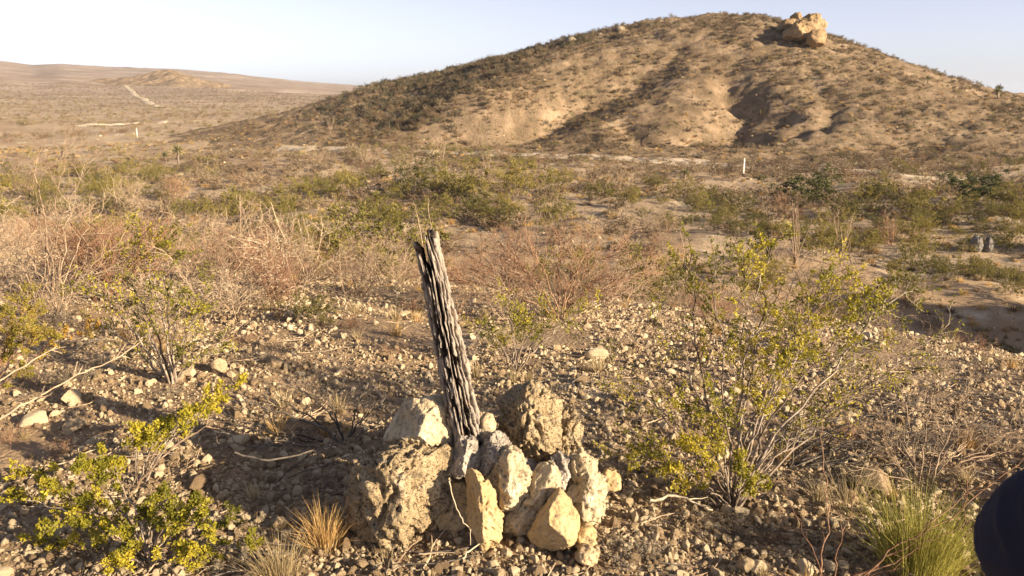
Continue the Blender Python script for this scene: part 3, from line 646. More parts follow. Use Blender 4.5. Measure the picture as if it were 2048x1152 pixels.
def tuft_mesh(seed, n=90, h=0.3, mat=None, spread=0.5, wd=0.006, base=0.05):
    rng = np.random.default_rng(seed); Vs, Fs, off = [], [], 0
    for k in range(n):
        a = rng.uniform(0, 2 * np.pi); t = abs(rng.normal(0, spread)); d = np.array([math.cos(a) * math.sin(t), math.sin(a) * math.sin(t), math.cos(t)])
        b = np.array([math.cos(a), math.sin(a), 0]) * rng.uniform(0, base); L = h * rng.uniform(.45, 1.1); side = nrm(np.cross(d, rng.normal(0, 1, 3))) * wd * .5
        m = b + d * L * .55; e = b + d * L + np.array([math.cos(a), math.sin(a), -0.3]) * L * rng.uniform(0, .22)
        Vs += [b - side, b + side, m + side * .8, m - side * .8, e]; Fs.append((off, off + 1, off + 2, off + 3)); Fs.append((off + 3, off + 2, off + 4, off + 4)); off += 5
    F = np.array(Fs); q = F[0::2]; t = F[1::2][:, :3]
    return mk_mesh('grass_tuft', np.array(Vs), [q, t], [mat or M_GRASS])

CREO_MID = [creosote_mesh(100 + k, 1.1, 14, 0.038, 16, split=True, wide=0.95, sub=3) for k in range(5)]
CREO_FAR = [creosote_mesh(120 + k, 1.0, 8, 0.10, 5, nb=4, lv=0, r=0.014, wide=0.95) for k in range(4)]
DRY_MID = [dry_mesh(140 + k, 0.85, 15, M_TWIG, nb=9, r=.0075) for k in range(4)] + [dry_mesh(150 + k, 0.8, 14, M_RTWIG, nb=9, r=.0075) for k in range(3)]
DRY_FAR = [dry_mesh(160 + k, 0.85, 9, M_TWIG, nb=6, lv=0, r=0.016, leaf=M_DRYL, nl=3, lf=0.11) for k in range(3)] + [dry_mesh(170, 0.85, 9, M_RTWIG, nb=6, lv=0, r=0.016, leaf=M_DRYL, nl=3, lf=0.10)]
GREY_MID = [dry_mesh(180 + k, 0.30, 16, M_DTWIG, nb=5, lv=1, sub=2, r=0.003, wide=1.1, leaf=M_GREYL, nl=9, lf=0.012, split=True) for k in range(3)]
DARK_MID = [creosote_mesh(190 + k, 1.3, 14, 0.055, 26, M_DARKG, wide=0.75, split=True) for k in range(2)]
TUFTS = [tuft_mesh(200 + k, 80, 0.26, M_STRAW if k % 2 else M_GRASS, 0.45) for k in range(4)]

def rock_small(seed, sub=2, flat=True):
    D, F = ICO[sub]; rng = np.random.default_rng(seed); V = D * np.array([1, rng.uniform(.7, 1), rng.uniform(.5, .8)])
    for _ in range(9 if sub < 4 else 14):
        n = nrm(rng.normal(0, 1, 3)); d = V @ n; V = V - np.outer(np.maximum(d - d.max() * (rng.uniform(.62, .86) if sub < 4 else rng.uniform(.5, .8)), 0), n)
    V = V * (1 + 0.05 * fbm(V * 2.2 + seed, 2, seed))[:, None]
    return V, F
PEB = []
for k in range(9):
    V, F = rock_small(400 + k, 2); PEB.append(mk_mesh('pebble', V, [F], [M_STONE], None, False))
STO = []
for k in range(12):
    V, F = rock_small(430 + k, 4); V = V + V * (0.03 * fbm(V * 5, 3, k))[:, None]; STO.append(mk_mesh('stone', V, [F], [M_STONE], None, True))

# ------------------------------------------------------------------ instanced masses (pebbles, far scrub, litter)
def mass(name, label, meshes, P, rot, scl, idx):
    proto = bpy.data.collections.new(name + '_shapes')
    for k, m in enumerate(meshes):
        proto.objects.link(bpy.data.objects.new('%s_shape_%02d' % (name, k), m))
    me = bpy.data.meshes.new(name); me.vertices.add(len(P)); me.vertices.foreach_set('co', np.asarray(P, np.float32).ravel())
    for nm, ty, dat in (('turn', 'FLOAT_VECTOR', rot), ('size', 'FLOAT_VECTOR', scl)):
        me.attributes.new(nm, ty, 'POINT').data.foreach_set('vector', np.asarray(dat, np.float32).ravel())
    me.attributes.new('pick', 'INT', 'POINT').data.foreach_set('value', np.asarray(idx, np.int32)); me.update()
    nt = bpy.data.node_groups.new(name + '_scatter', 'GeometryNodeTree')
    nt.interface.new_socket('Geometry', in_out='INPUT', socket_type='NodeSocketGeometry'); nt.interface.new_socket('Geometry', in_out='OUTPUT', socket_type='NodeSocketGeometry')
    gi, go = nt.nodes.new('NodeGroupInput'), nt.nodes.new('NodeGroupOutput'); ip = nt.nodes.new('GeometryNodeInstanceOnPoints'); ci = nt.nodes.new('GeometryNodeCollectionInfo')
    ci.inputs['Collection'].default_value = proto; ci.inputs['Separate Children'].default_value = True; ci.inputs['Reset Children'].default_value = True
    ip.inputs['Pick Instance'].default_value = True
    L = nt.links.new; L(gi.outputs[0], ip.inputs['Points']); L(ci.outputs[0], ip.inputs['Instance']); L(ip.outputs[0], go.inputs[0])
    for nm, ty, sk in (('turn', 'FLOAT_VECTOR', 'Rotation'), ('size', 'FLOAT_VECTOR', 'Scale'), ('pick', 'INT', 'Instance Index')):
        a = nt.nodes.new('GeometryNodeInputNamedAttribute'); a.data_type = ty; a.inputs['Name'].default_value = nm; L(a.outputs[0], ip.inputs[sk])
    o = link(name, me); md = o.modifiers.new('scatter', 'NODES'); md.node_group = nt
    tag(o, label, kind='stuff'); return o

RNG = np.random.default_rng(7)
def sector(n, r0, r1, a0=-40, a1=40, power=1.0):
    """random points in the view sector; power 1 = even over the ground"""
    e = power + 1; u = RNG.random(n); r = (r0 ** e + u * (r1 ** e - r0 ** e)) ** (1 / e); a = np.radians(RNG.uniform(a0, a1, n))
    return np.sin(a) * r, np.cos(a) * r
def rots(n): return RNG.uniform(0, 2 * np.pi, (n, 3))
def zrot(n): return np.stack([RNG.normal(0, .06, n), RNG.normal(0, .06, n), RNG.uniform(0, 2 * np.pi, n)], 1)
CAIRN_C = at_depth(950, 1000, 3.0)

# pebbles
x, y = sector(330000, 1.7, 60, -44, 44, power=-0.9)
keep = (noise2(x, y, 0.9, 3, 88) > -0.75 + 0.5 * RNG.random(len(x)) + 0.5 * sm((np.hypot(x, y) - 6) / 20))
x, y = x[keep], y[keep]; n = len(x); r = np.hypot(x, y)
sz = np.exp(RNG.normal(math.log(0.0056), 0.70, n)); sz = np.clip(sz, 0.0025, 0.032) * (1 + r / 26)
P = np.stack([x, y, ground(x, y) + sz * RNG.uniform(-.15, .3, n)], 1)
mass('gravel', 'pale limestone gravel strewn over the near ground', PEB, P, rots(n), np.stack([sz, sz * RNG.uniform(.7, 1.2, n), sz * RNG.uniform(.6, 1, n)], 1), RNG.integers(0, len(PEB), n))
# rubble farther out and over the hill
x, y = sector(9000, 26, 260, -40, 40, power=0.4); kk_ = noise2(x, y, 9, 3, 77) > 0.05; x, y = x[kk_], y[kk_]; z = surf(x, y); r = np.hypot(x, y); n = len(x)
sz = np.clip(np.exp(RNG.normal(math.log(0.055), 0.6, n)), .03, .4)
mass('rubble', 'loose stones scattered over the valley floor and the hill', PEB, np.stack([x, y, z], 1), rots(n), np.stack([sz, sz * 1.3, sz * .6], 1), RNG.integers(0, len(PEB), n))
# twig litter
LIT = []
for k in range(5):
    rg = np.random.default_rng(500 + k); pl = Plant()
    for _ in range(3):
        q, _d = wander(rg, rg.normal(0, .05, 3) * [1, 1, .1], [rg.normal(), rg.normal(), 0.12], rg.uniform(.08, .25), 5, 0.22, -0.02); q[:, 2] = np.abs(q[:, 2]) * .5 + .004; pl.tw.append((q, np.linspace(.0024, .0012, len(q))))
    V, F = pl.wood(); LIT.append(mk_mesh('litter', V, [F], [M_TWIG if k < 3 else M_DTWIG]))
x, y = sector(800, 1.8, 16, -42, 42, power=-0.1); n = len(x)
s1 = RNG.uniform(.6, 1.5, n)
mass('twig_litter', 'dry broken twigs lying between the stones', LIT, np.stack([x, y, ground(x, y) + .008], 1), zrot(n), np.stack([s1] * 3, 1), RNG.integers(0, 5, n))
# grass
x, y = sector(15000, 2.0, 170, -40, 40, power=0.6); d = np.hypot(x - CAIRN_C[0], y - CAIRN_C[1]); k = (d > .7) & (noise2(x, y, 6, 2, 91) > -0.25); x, y = x[k], y[k]; n = len(x)
rg = np.hypot(x, y); s1 = RNG.uniform(.35, 1.0, n) * (0.55 + 1.3 * sm(rg / 60))
FTUFT = [tuft_mesh(220 + k, 46, 0.26, (M_STRAW, M_DRYL, M_GRASS, M_DRYL)[k], 0.6, 0.022, 0.12) for k in range(4)]
mass('dry_grass', 'straw coloured dry grass growing thinly between the shrubs', TUFTS + FTUFT, np.stack([x, y, surf(x, y) - .01], 1), zrot(n), np.stack([s1] * 3, 1), RNG.integers(0, 4, n) + 4 * (rg > 22))

# ------------------------------------------------------------------ shrubs as individuals and the remaining far scrub
def place(name, me, x, y, s, label, cat, group, rz=None, sink=0.02, sz=None):
    o = link(name, me, loc=(x, y, gz(x, y) - sink), rot=(RNG.normal(0, .05), RNG.normal(0, .05), RNG.uniform(0, 6.28) if rz is None else rz), scale=(s, s, s * (sz or 1)))
    return tag(o, label, cat, group)

def thin(x, y, s, dmin=0.38):
    """greedy spacing so that two shrubs do not stand in one spot"""
    o = np.argsort(np.hypot(x, y)); keep = []; cell = {}
    for i in o:
        c = (int(x[i] // 3), int(y[i] // 3)); ok = True
        for a in (-1, 0, 1):
            for b in (-1, 0, 1):
                for j in cell.get((c[0] + a, c[1] + b), ()):
                    if (x[i] - x[j]) ** 2 + (y[i] - y[j]) ** 2 < (dmin * (s[i] + s[j])) ** 2: ok = False
        if ok: keep.append(i); cell.setdefault(c, []).append(i)
    return np.array(keep)

# kind 0 creosote, 1 dry shrub, 2 grey shrub
xs, ys, ks, ss = [], [], [], []
def strew(n, r0, r1, w, lo, hi, a0=-38, a1=38, power=0.7):
    x, y = sector(n, r0, r1, a0, a1, power); xs.append(x); ys.append(y); ks.append(RNG.choice(3, n, p=w)); ss.append(RNG.uniform(lo, hi, n))
strew(150, 4.6, 13, [.0, .68, .32], .35, .75)
strew(330, 10, 32, [.22, .70, .08], .75, 1.35)
strew(260, 6.5, 26, [.05, .87, .08], .7, 1.25, -37, -7, 0.6)
strew(120, 9, 26, [.12, .85, .03], .7, 1.2, -8, 12, 0.6)
strew(1000, 30, 75, [.50, .48, .02], .9, 1.8)
strew(1500, 70, 130, [.40, .60, 0], .8, 1.7)
strew(20000, 110, 1100, [.42, .58, 0], .8, 1.8, -38, 38, 0.8)
strew(4600, 100, 215, [.3, .7, 0], .6, 1.5, -12, 38, 0.8)
strew(1500, 120, 200, [.5, .5, 0], .9, 2.0, -12, 2, 0.8)
x, y, kd, s = (np.concatenate(v) for v in (xs, ys, ks, ss))
lush = noise2(x, y, 25, 2, 95); kd = np.where((kd == 1) & (lush > 0.35) & (np.hypot(x, y) > 25), 0, kd); kd = np.where((kd == 0) & (lush < -0.35), 1, kd)
# shrubs on the hill stand thinner and browner
band = noise2(x * 0.3, y, 9, 3, 96)
onh = (surf(x, y) > ground(x, y) + 0.3); kd = np.where(onh & (RNG.random(len(x)) < .7), 1, kd); s = np.where(onh, s * .7, s)
r = np.hypot(x, y); az = np.degrees(np.arctan2(x, y))
clump_n = noise2(x, y, 11, 3, 97); clear = ~(onh & (clump_n < 0.05 + 0.5 * (RNG.random(len(x)) - .5)))
clear &= np.hypot(x - CAIRN_C[0], y - CAIRN_C[1]) > 1.3
clear &= ~((az > 3) & (az < 34) & (r < 8.5) & (RNG.random(len(x)) < .6))     # the bare stony slope beside the wash
clear &= ~((az > -24) & (az < 3) & (r < 6.0))
clear &= ~((az > 17) & (r > 4) & (r < 26) & ((kd == 0) | (RNG.random(len(x)) < .6)))
clear &= ~((x > 5.8) & (r < 26) & (RNG.random(len(x)) < .7))
clear &= ~((np.hypot(x, y) > 34) & (np.hypot(x, y) < 400) & ~onh & (band < -0.10) & (RNG.random(len(x)) < .8))
x, y, kd, s = x[clear], y[clear], kd[clear], s[clear]
k = thin(x, y, s); x, y, kd, s = x[k], y[k], kd[k], s[k]; r = np.hypot(x, y)
LAB = {0: ('creosote_bush', 'bush', [(32, 'small olive leaved creosote bush among stones on the near slope', 'creosote bushes on the near slope'), (9e9, 'rounded olive green creosote bush on the valley floor below the hill', 'creosote bushes on the valley floor')]),
       1: ('dry_shrub', 'shrub', [(32, 'leafless tangled brown shrub on the near slope', 'leafless shrubs on the near slope'), (9e9, 'leafless brown shrub on the valley floor or hillside', 'leafless shrubs on the valley floor')]),
       2: ('grey_shrub', 'shrub', [(9e9, 'low grey small-leaved shrub between the stones', 'low grey shrubs')])}
z = surf(x, y); hsrest = [[], [], []]
cnt = {0: 0, 1: 0, 2: 0}; rest = []
for i in np.argsort(r / s):
    q = int(kd[i])
    if cnt[q] < (255, 290, 60)[q] and r[i] < 150:
        cnt[q] += 1; nm, cat, labs = LAB[q]; lab = next(l for l in labs if r[i] < l[0])
        ms = (CREO_MID, DRY_MID, GREY_MID)[q]; mm = ms[int(RNG.integers(0, len(ms)))]
        o = link(nm, mm, loc=(x[i], y[i], z[i] - .03), rot=(RNG.normal(0, .06), RNG.normal(0, .06), RNG.uniform(0, 6.28)), scale=(s[i], s[i], s[i] * RNG.uniform(.7, 1.05)))
        if mm.name in LEAFY: link('foliage', LEAFY[mm.name], o)
        size = 'small' if s[i] < .9 else 'large' if s[i] > 1.35 else 'medium sized'
        if q < 2:
            kind_ = ('olive green creosote bush', ('reddish' if 'red' in mm.name else 'brown') + ' leafless shrub')[q]
            where = 'on the side of the big hill' if z[i] > ground(np.array([x[i]]), np.array([y[i]]))[0] + .25 else 'low on the flank by the wash' if (x[i] > 4.5 and r[i] < 32) else 'on the near stony slope' if r[i] < 32 else 'on the flat between the slope and the dirt track' if r[i] < 85 else 'on the flat around the dirt track'
            tag(o, size + ' ' + kind_ + ' ' + where, cat, kind_ + ' ' + where)
        else: tag(o, lab[1], cat, lab[2])
    else: rest.append(i)
rest = np.array(rest); n = len(rest); FARM = CREO_FAR + DRY_FAR
pick = np.where(kd[rest] == 0, RNG.integers(0, 4, n), 4 + RNG.integers(0, 4, n)); sc3 = np.stack([s[rest] * 1.15, s[rest] * 1.15, s[rest] * .85], 1)
# dense brush on the hill flank, its dark tone also standing in for shade
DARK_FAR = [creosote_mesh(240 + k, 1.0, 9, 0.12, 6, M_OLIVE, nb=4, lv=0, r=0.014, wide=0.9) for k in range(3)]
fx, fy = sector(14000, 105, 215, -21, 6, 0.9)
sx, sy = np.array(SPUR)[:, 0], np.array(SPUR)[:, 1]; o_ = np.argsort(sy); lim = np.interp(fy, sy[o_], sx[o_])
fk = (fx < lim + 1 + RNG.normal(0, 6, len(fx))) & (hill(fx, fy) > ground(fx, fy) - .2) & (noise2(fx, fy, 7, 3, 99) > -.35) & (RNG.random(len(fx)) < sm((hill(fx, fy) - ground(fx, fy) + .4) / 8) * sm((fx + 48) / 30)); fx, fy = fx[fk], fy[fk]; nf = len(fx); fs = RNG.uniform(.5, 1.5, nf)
mass('flank_scrub', 'dense brush on the flank of the big hill, kept dark to deepen its shade', DARK_FAR + DRY_FAR, np.stack([fx, fy, surf(fx, fy) - .04], 1), zrot(nf), np.stack([fs, fs, fs * .9], 1), RNG.choice(7, nf, p=[.2, .16, .16, .14, .14, .1, .1]))
hx, hy = sector(14000, 100, 215, -8, 38, 0.8); hk = (hill(hx, hy) > ground(hx, hy)) & (noise2(hx, hy, 16, 4, 101, .6) > -0.08); hx, hy = hx[hk], hy[hk]; nf = len(hx); fs = RNG.uniform(.35, 1.25, nf) ** 1.3
mass('hill_scrub', 'brown brush and grass in uneven patches over the big hill', DRY_FAR + FTUFT + CREO_FAR[:1] + DARK_FAR, np.stack([hx, hy, surf(hx, hy) - .04], 1), zrot(nf), np.stack([fs, fs, fs * .75], 1), RNG.choice(12, nf, p=[.12, .12, .12, .1, .06, .1, .06, .1, .07, .05, .05, .05]))
mass('scrub', 'far scrub covering the plain and the hill', FARM, np.stack([x[rest], y[rest], z[rest] - .04], 1), zrot(n), sc3, pick)

# ------------------------------------------------------------------ the large plants round the cairn, stem by stem
def hero_bush(name, label, base, tips, mw, ml=None, r=0.007, leaf=0.016, nl=22, nb=9, L=0.16, seed=1, bow=0.25, cat='bush', lv=1, sub=2, bdepth=None, group=None, t0=0.35, up=0.04, ang=0.7, wfac=0.6):
    b = gp(*base) if bdepth is None else at_depth(base[0], base[1], bdepth)
    if bdepth is not None: b[2] = gz(b[0], b[1])
    rng = np.random.default_rng(seed); root = empty(name, b); tag(root, label, cat, group); d0 = float((b - CAM) @ FWD)
    for tp in tips:
        px, py = tp[0], tp[1]; dd = tp[2] if len(tp) > 2 else rng.normal(0, 0.14); lf = tp[3] if len(tp) > 3 else 1.0
        e = at_depth(px, py, d0 + dd); e[2] = max(e[2], gz(e[0], e[1]) + 0.03)
        v = e - b; hor = np.array([v[0], v[1], 0]); c = b + hor * 0.35 + np.array([0, 0, v[2] * (0.45 + bow)]) + rng.normal(0, .05, 3) * np.linalg.norm(v)
        P = bezier(b + rng.normal(0, .015, 3) * [1, 1, 0] - [0, 0, .03], c, e, 15); P[1:-1] += rng.normal(0, 0.011, (13, 3)) * np.linalg.norm(v)
        ln = np.linalg.norm(v); rr = r * (0.6 + 0.5 * min(ln, 1.2))
        pl = Plant(); pl.tw.append((P - b, np.linspace(rr, rr * .28, 15)))
        n_b = max(3, int(nb * (0.5 + ln * 0.8)))
        pl.branchlets(rng, P - b, rr * .36, n_b, L * (0.5 + 0.6 * ln), lv, leaf, int(nl * lf) if ml else 0, t0, 0.17, up, sub, ang)
        if ml and lf > 0: pl.leaves(rng, (P - b)[-3:], int(nl * 2 * lf), leaf)
        V, F = pl.wood(4); st = link('stem', mk_mesh('stem', V, [F], [mw], None, True), root)
        if ml and pl.lp:
            V, F = pl.foliage(wfac)
            if len(F): link('foliage', mk_mesh('foliage', V, [F], [ml]), st)
    return root

hero_bush('creosote_bush', 'tall open creosote bush with bare forked stems beside the cairn', (1465, 1015),
    [(1385, 505), (1432, 508), (1490, 512, .1), (1545, 492, .2), (1520, 548), (1692, 556, .1), (1705, 590), (1640, 585), (1815, 582, .1), (1765, 610), (1600, 680), (1580, 735), (1610, 700, -.2), (1425, 790, -.2), (1370, 810), (1330, 880), (1285, 905), (1235, 850, .1, .5), (1395, 900, -.2), (1485, 930, -.1), (1440, 850, .1), (1640, 790, .1, .3), (1225, 720, .2, .2), (1660, 830, 0, .2), (1360, 960, -.1), (1500, 970, -.2), (1900, 645, .2, .4), (1850, 725, .1, .25), (1780, 765, 0, .3), (1240, 780, .1, .4), (1210, 905, 0, .6), (1730, 690, .1, .5), (1310, 640, .2, .4)],
    M_BARK, M_CREO, r=0.0058, leaf=0.0135, nl=23, nb=12, L=0.16, seed=3, t0=0.4)
hero_bush('creosote_bush', 'creosote bush growing just behind the wooden post and cairn', (1030, 745),
    [(958, 640), (1000, 592), (1040, 622), (1100, 612), (1150, 640), (1195, 605), (1000, 680), (1080, 660), (1060, 640), (985, 655)], M_BARK, M_CREO, r=0.007, leaf=0.016, nl=12, nb=11, L=0.2, seed=5)
hero_bush('creosote_bush', 'creosote bush with a pale forked trunk above the half-buried stones', (345, 765),
    [(168, 562), (240, 600), (300, 560), (335, 575), (420, 560), (405, 620), (385, 690), (200, 645), (280, 650), (450, 690), (250, 560), (360, 600)], M_BARK, M_CREO, r=0.0085, leaf=0.016, nl=12, nb=12, L=0.2, seed=7)
hero_bush('creosote_bush', 'bright creosote clump behind the pale trunked creosote bush', (300, 575), [(240, 490), (275, 470), (310, 478), (345, 470), (360, 510), (220, 525), (300, 510)], M_BARK, M_CREO, r=0.009, leaf=0.028, nl=12, nb=10, L=0.35, seed=8)
hero_bush('creosote_bush', 'low bright yellow-green creosote sprays in front of the big pitted boulder', (300, 1120),
    [(25, 925, -.1), (85, 960), (150, 940), (205, 905), (20, 1000), (130, 1010), (330, 985), (390, 1010), (300, 1030), (425, 1050), (250, 1075), (515, 1085), (70, 1090), (470, 1080), (200, 1000), (360, 1060), (110, 1050, -.2), (240, 1125, -.2), (380, 1110, -.2)],
    M_BARK, M_CREO, r=0.006, leaf=0.013, nl=36, nb=12, L=0.11, seed=9, t0=0.45)
hero_bush('creosote_bush', 'small creosote sprig with a pinkish dead side branch', (275, 965), [(300, 855), (345, 832), (400, 825), (472, 775), (430, 800), (280, 870), (330, 870)], M_BARK, M_CREO, r=0.005, leaf=0.0155, nl=30, nb=10, L=0.11, seed=10, t0=0.5)
hero_bush('yellowing_shrub', 'shrub with orange and yellow ferny leaves at the frame edge'.replace(' at the frame edge', ' on arching brown twigs'), (-40, 830), [(60, 598), (40, 640), (176, 656), (20, 705), (45, 745), (100, 660), (5, 625), (70, 625), (120, 650), (30, 670)], M_RTWIG, M_ACAC, r=0.006, leaf=0.013, nl=26, nb=10, L=0.13, seed=11, t0=0.55, cat='shrub')
hero_bush('dead_shrub', 'dark dead shrub with sprawling bare boughs in the cairn shadow', (690, 885), [(430, 800), (452, 850), (505, 880), (560, 800), (600, 780), (642, 770), (722, 790), (782, 805), (425, 925), (560, 940), (760, 850)], M_DTWIG, None, r=0.008, nb=8, L=0.2, seed=12, cat='shrub', t0=0.3)
hero_bush('arching_shrub', 'leafless shrub with long dark arching canes on the stony slope', (1560, 935), [(1690, 832), (1800, 812), (1850, 872), (1975, 852), (1722, 782), (1630, 820), (1900, 800), (1760, 880), (2040, 880), (1680, 900), (1840, 930)], M_DTWIG, None, r=0.006, nb=9, L=0.22, seed=13, bow=0.5, cat='shrub')
hero_bush('tangled_shrub', 'wide tangle of bare grey-brown twigs between the tall creosote and the green stem clump', (1850, 965), [(1690, 850), (1740, 800), (1800, 770), (1870, 760), (1940, 790), (2010, 770), (2060, 840), (1960, 870), (1780, 880), (1880, 850), (2050, 930), (1700, 930)], M_TWIG, None, r=0.0048, nb=12, L=0.24, seed=33, bow=0.1, cat='shrub', sub=3, t0=0.2)
hero_bush('thorny_shrub', 'leafless thorny twigs reaching over the green stemmed clump', (1655, 1190), [(2060, 900, .1), (1640, 870, .3), (1810, 1140), (1940, 1040), (1560, 980), (1720, 960), (1980, 960)], M_RTWIG, None, r=0.0045, nb=5, L=0.14, seed=14, bow=0.05, cat='shrub', lv=0)
hero_bush('cane_shrub', 'leafless shrub with long pale canes curving up against the plain', (120, 640), [(142, 278), (75, 302), (62, 372), (20, 470), (205, 420), (182, 335), (130, 420), (-20, 560), (250, 480), (60, 520), (180, 540)], M_TWIG, None, r=0.006, nb=7, L=0.30, seed=15, cat='shrub')
hero_bush('tangled_shrub', 'dense tangle of grey-brown twigs below the pale canes', (70, 610), [(0, 480), (60, 470), (110, 500), (160, 520), (-40, 520), (200, 550), (30, 540), (130, 560), (240, 570)], M_TWIG, None, r=0.008, nb=14, L=0.36, seed=16, cat='shrub', sub=3)
hero_bush('red_shrub', 'wide reddish leafless shrub behind the wooden post', (1120, 640), [(950, 520), (1000, 490), (1060, 500), (1120, 470), (1180, 490), (1240, 500), (1290, 540), (1150, 540), (1030, 550), (900, 560), (1210, 550)], M_RTWIG, None, r=0.009, nb=20, L=0.40, seed=17, cat='shrub', sub=3)
hero_bush('red_shrub', 'smaller reddish leafless shrub between the post and the tall creosote', (1290, 600), [(1200, 520), (1250, 490), (1310, 480), (1360, 500), (1340, 550), (1180, 560), (1270, 540)], M_RTWIG, None, r=0.010, nb=18, L=0.40, seed=18, cat='shrub', sub=3)
hero_bush('thorny_shrub', 'low leafless thicket left among stones below the cane shrub'.replace('left ', ''), (470, 640), [(430, 590), (460, 570), (510, 580), (540, 600), (400, 610), (490, 560)], M_TWIG, None, r=0.006, nb=11, L=0.26, seed=19, cat='shrub', sub=3)
hero_bush('thorny_shrub', 'thin reddish shrub rising beside the post top', (900, 700), [(860, 620), (900, 590), (930, 600), (850, 660), (940, 640), (880, 560)], M_RTWIG, None, r=0.005, nb=7, L=0.22, seed=20, cat='shrub')

# single canes, sticks and stalks
def stick(name, label, px, mat, r=0.004, side=0, seed=0, cat='twig', d0=None, d1=None, group=None):
    rng = np.random.default_rng(seed); P = np.array([at_depth(a, b, d) for a, b, d in px]); n = 4 * (len(P) - 1) + 1
    t = np.linspace(0, len(P) - 1, n); Q = np.stack([np.interp(t, np.arange(len(P)), P[:, k]) for k in range(3)], 1)
    for _ in range(2): Q[1:-1] = (Q[:-2] + 2 * Q[1:-1] + Q[2:]) / 4
    Q[1:-1] += rng.normal(0, r * .6, (n - 2, 3)); b = Q[0].copy(); pl = Plant(); pl.tw.append((Q - b, np.linspace(r, r * .5, n)))
    if side: pl.branchlets(rng, Q - b, r * .5, side, 0.09, 0, 0, 0, 0.2, 0.2, 0.0, 1, 0.8)
    V, F = pl.wood(5); return tag(link(name, mk_mesh(name, V, [F], [mat], None, True), loc=b), label, cat, group)
stick('dead_twig', 'thin forked dead twig propped against the cairn below the big boulder', [(898, 962, 2.80), (910, 1010, 2.76), (925, 1040, 2.74), (941, 1060, 2.73), (941, 1090, 2.74)], M_PTWIG, .0028, 2, 1)
stick('fallen_stick', 'short pale stick lying at the foot of the wedge stone', [(925, 1118, 2.72), (945, 1098, 2.76), (966, 1082, 2.80)], M_PTWIG, .004, 0, 2)
stick('fallen_stick', 'thin stick lying flat in front of the buried brown stone', [(838, 1108, 2.76), (880, 1104, 2.77), (915, 1106, 2.765)], M_PTWIG, .0032, 0, 3)
stick('dead_branch', 'pale dead branch slanting over the half-buried stones', [(-40, 862, 2.75), (40, 812, 2.85), (110, 775, 2.95), (150, 750, 3.0), (220, 725, 3.1), (285, 680, 3.25)], M_TWIG, .0045, 6, 4, 'branch')
stick('dead_branch', 'long pale dead branch lying across the creosote stones', [(-30, 780, 3.0), (50, 730, 3.1), (115, 692, 3.2)], M_TWIG, .004, 5, 5, 'branch')
stick('dead_branch', 'pinkish bare branch forking out of the small creosote sprig', [(262, 985, 2.95), (300, 940, 2.98), (345, 895, 3.0), (398, 862, 3.05), (420, 850, 3.05)], M_TWIG, .0045, 7, 6, 'branch')
stick('dead_branch', 'bleached curved branch lying under the tall creosote bush', [(1300, 1000, 2.95), (1350, 990, 2.98), (1395, 1008, 2.95), (1425, 1020, 2.93)], M_PTWIG, .006, 2, 8, 'branch')
stick('dead_branch', 'dark bough lying on the gravel in the cairn shadow', [(470, 905, 3.25), (540, 925, 3.2), (620, 905, 3.25), (690, 880, 3.35)], M_DTWIG, .005, 5, 9, 'branch')
stick('dry_stalk', 'tall dry double stalk showing above the splintered post top', [(850, 560, 7.5), (843, 470, 7.5), (834, 425, 7.5), (826, 402, 7.5)], M_TWIG, .007, 0, 10, 'stalk')
stick('dry_stalk', 'thin curved dry stalk just beside the double stalk', [(868, 560, 7.6), (864, 470, 7.6), (858, 425, 7.6), (857, 396, 7.6)], M_TWIG, .006, 0, 11, 'stalk')

# named medium shrubs seen on the valley floor
def sized(name, label, me, px, py, wpx, nat, cat, group, hs=0.9):
    p = gp(px, py); s = wpx * float((p - CAM) @ FWD) / FPX / nat
    o = link(name, me, loc=(p[0], p[1], p[2] - .03), rot=(0, 0, RNG.uniform(0, 6.28)), scale=(s, s, s * hs)); tag(o, label, cat, group)
    if me.name in LEAFY: link('foliage', LEAFY[me.name], o)
    return p
for i, (a, b, w) in enumerate([(650, 548, 170), (620, 640, 130), (920, 402, 150), (820, 385, 130), (1020, 402, 140), (1100, 388, 110), (705, 388, 100), (612, 398, 90), (870, 442, 110), (945, 446, 110), (1012, 452, 90), (1105, 452, 130),
        (1192, 402, 90), (1372, 402, 90), (1262, 416, 80), (1545, 565, 120), (1750, 402, 110), (1832, 428, 120), (2025, 412, 100), (560, 442, 90), (480, 424, 100), (1680, 440, 100), (740, 440, 100), (1440, 420, 90), (770, 470, 110), (400, 560, 90), (1310, 380, 70)]):
    sized('creosote_bush', 'olive green creosote bush in the belt of bushes beyond the wooden post', CREO_MID[i % 5], a, b, w, 1.75, 'bush', 'creosote bushes in the green belt')
for i, (a, b, w, lab) in enumerate([(1600, 408, 150, 'large dark green shrub below the white marker post by the hill'), (1935, 405, 140, 'dark spreading shrub on the flat near the grey stumps')]):
    sized('dark_green_shrub', lab, DARK_MID[i], a, b, w, 1.7, 'shrub', None, 0.62)
for i, (a, b, w) in enumerate([(640, 328, 80), (730, 332, 90), (512, 338, 80), (1972, 345, 110), (1005, 318, 66), (1572, 436, 130), (1000, 540, 150), (1300, 465, 130), (250, 430, 170), (180, 478, 190), (400, 478, 160), (350, 408, 150), (560, 606, 110), (1782, 490, 140), (1560, 528, 130), (60, 400, 150), (1690, 560, 120), (480, 520, 150), (760, 520, 120), (560, 500, 130)]):
    sized('dry_shrub', 'broad leafless brown shrub standing among the belt of green bushes', DRY_MID[i % 7], a, b, w, 1.7, 'shrub', 'broad leafless shrubs in the belt')
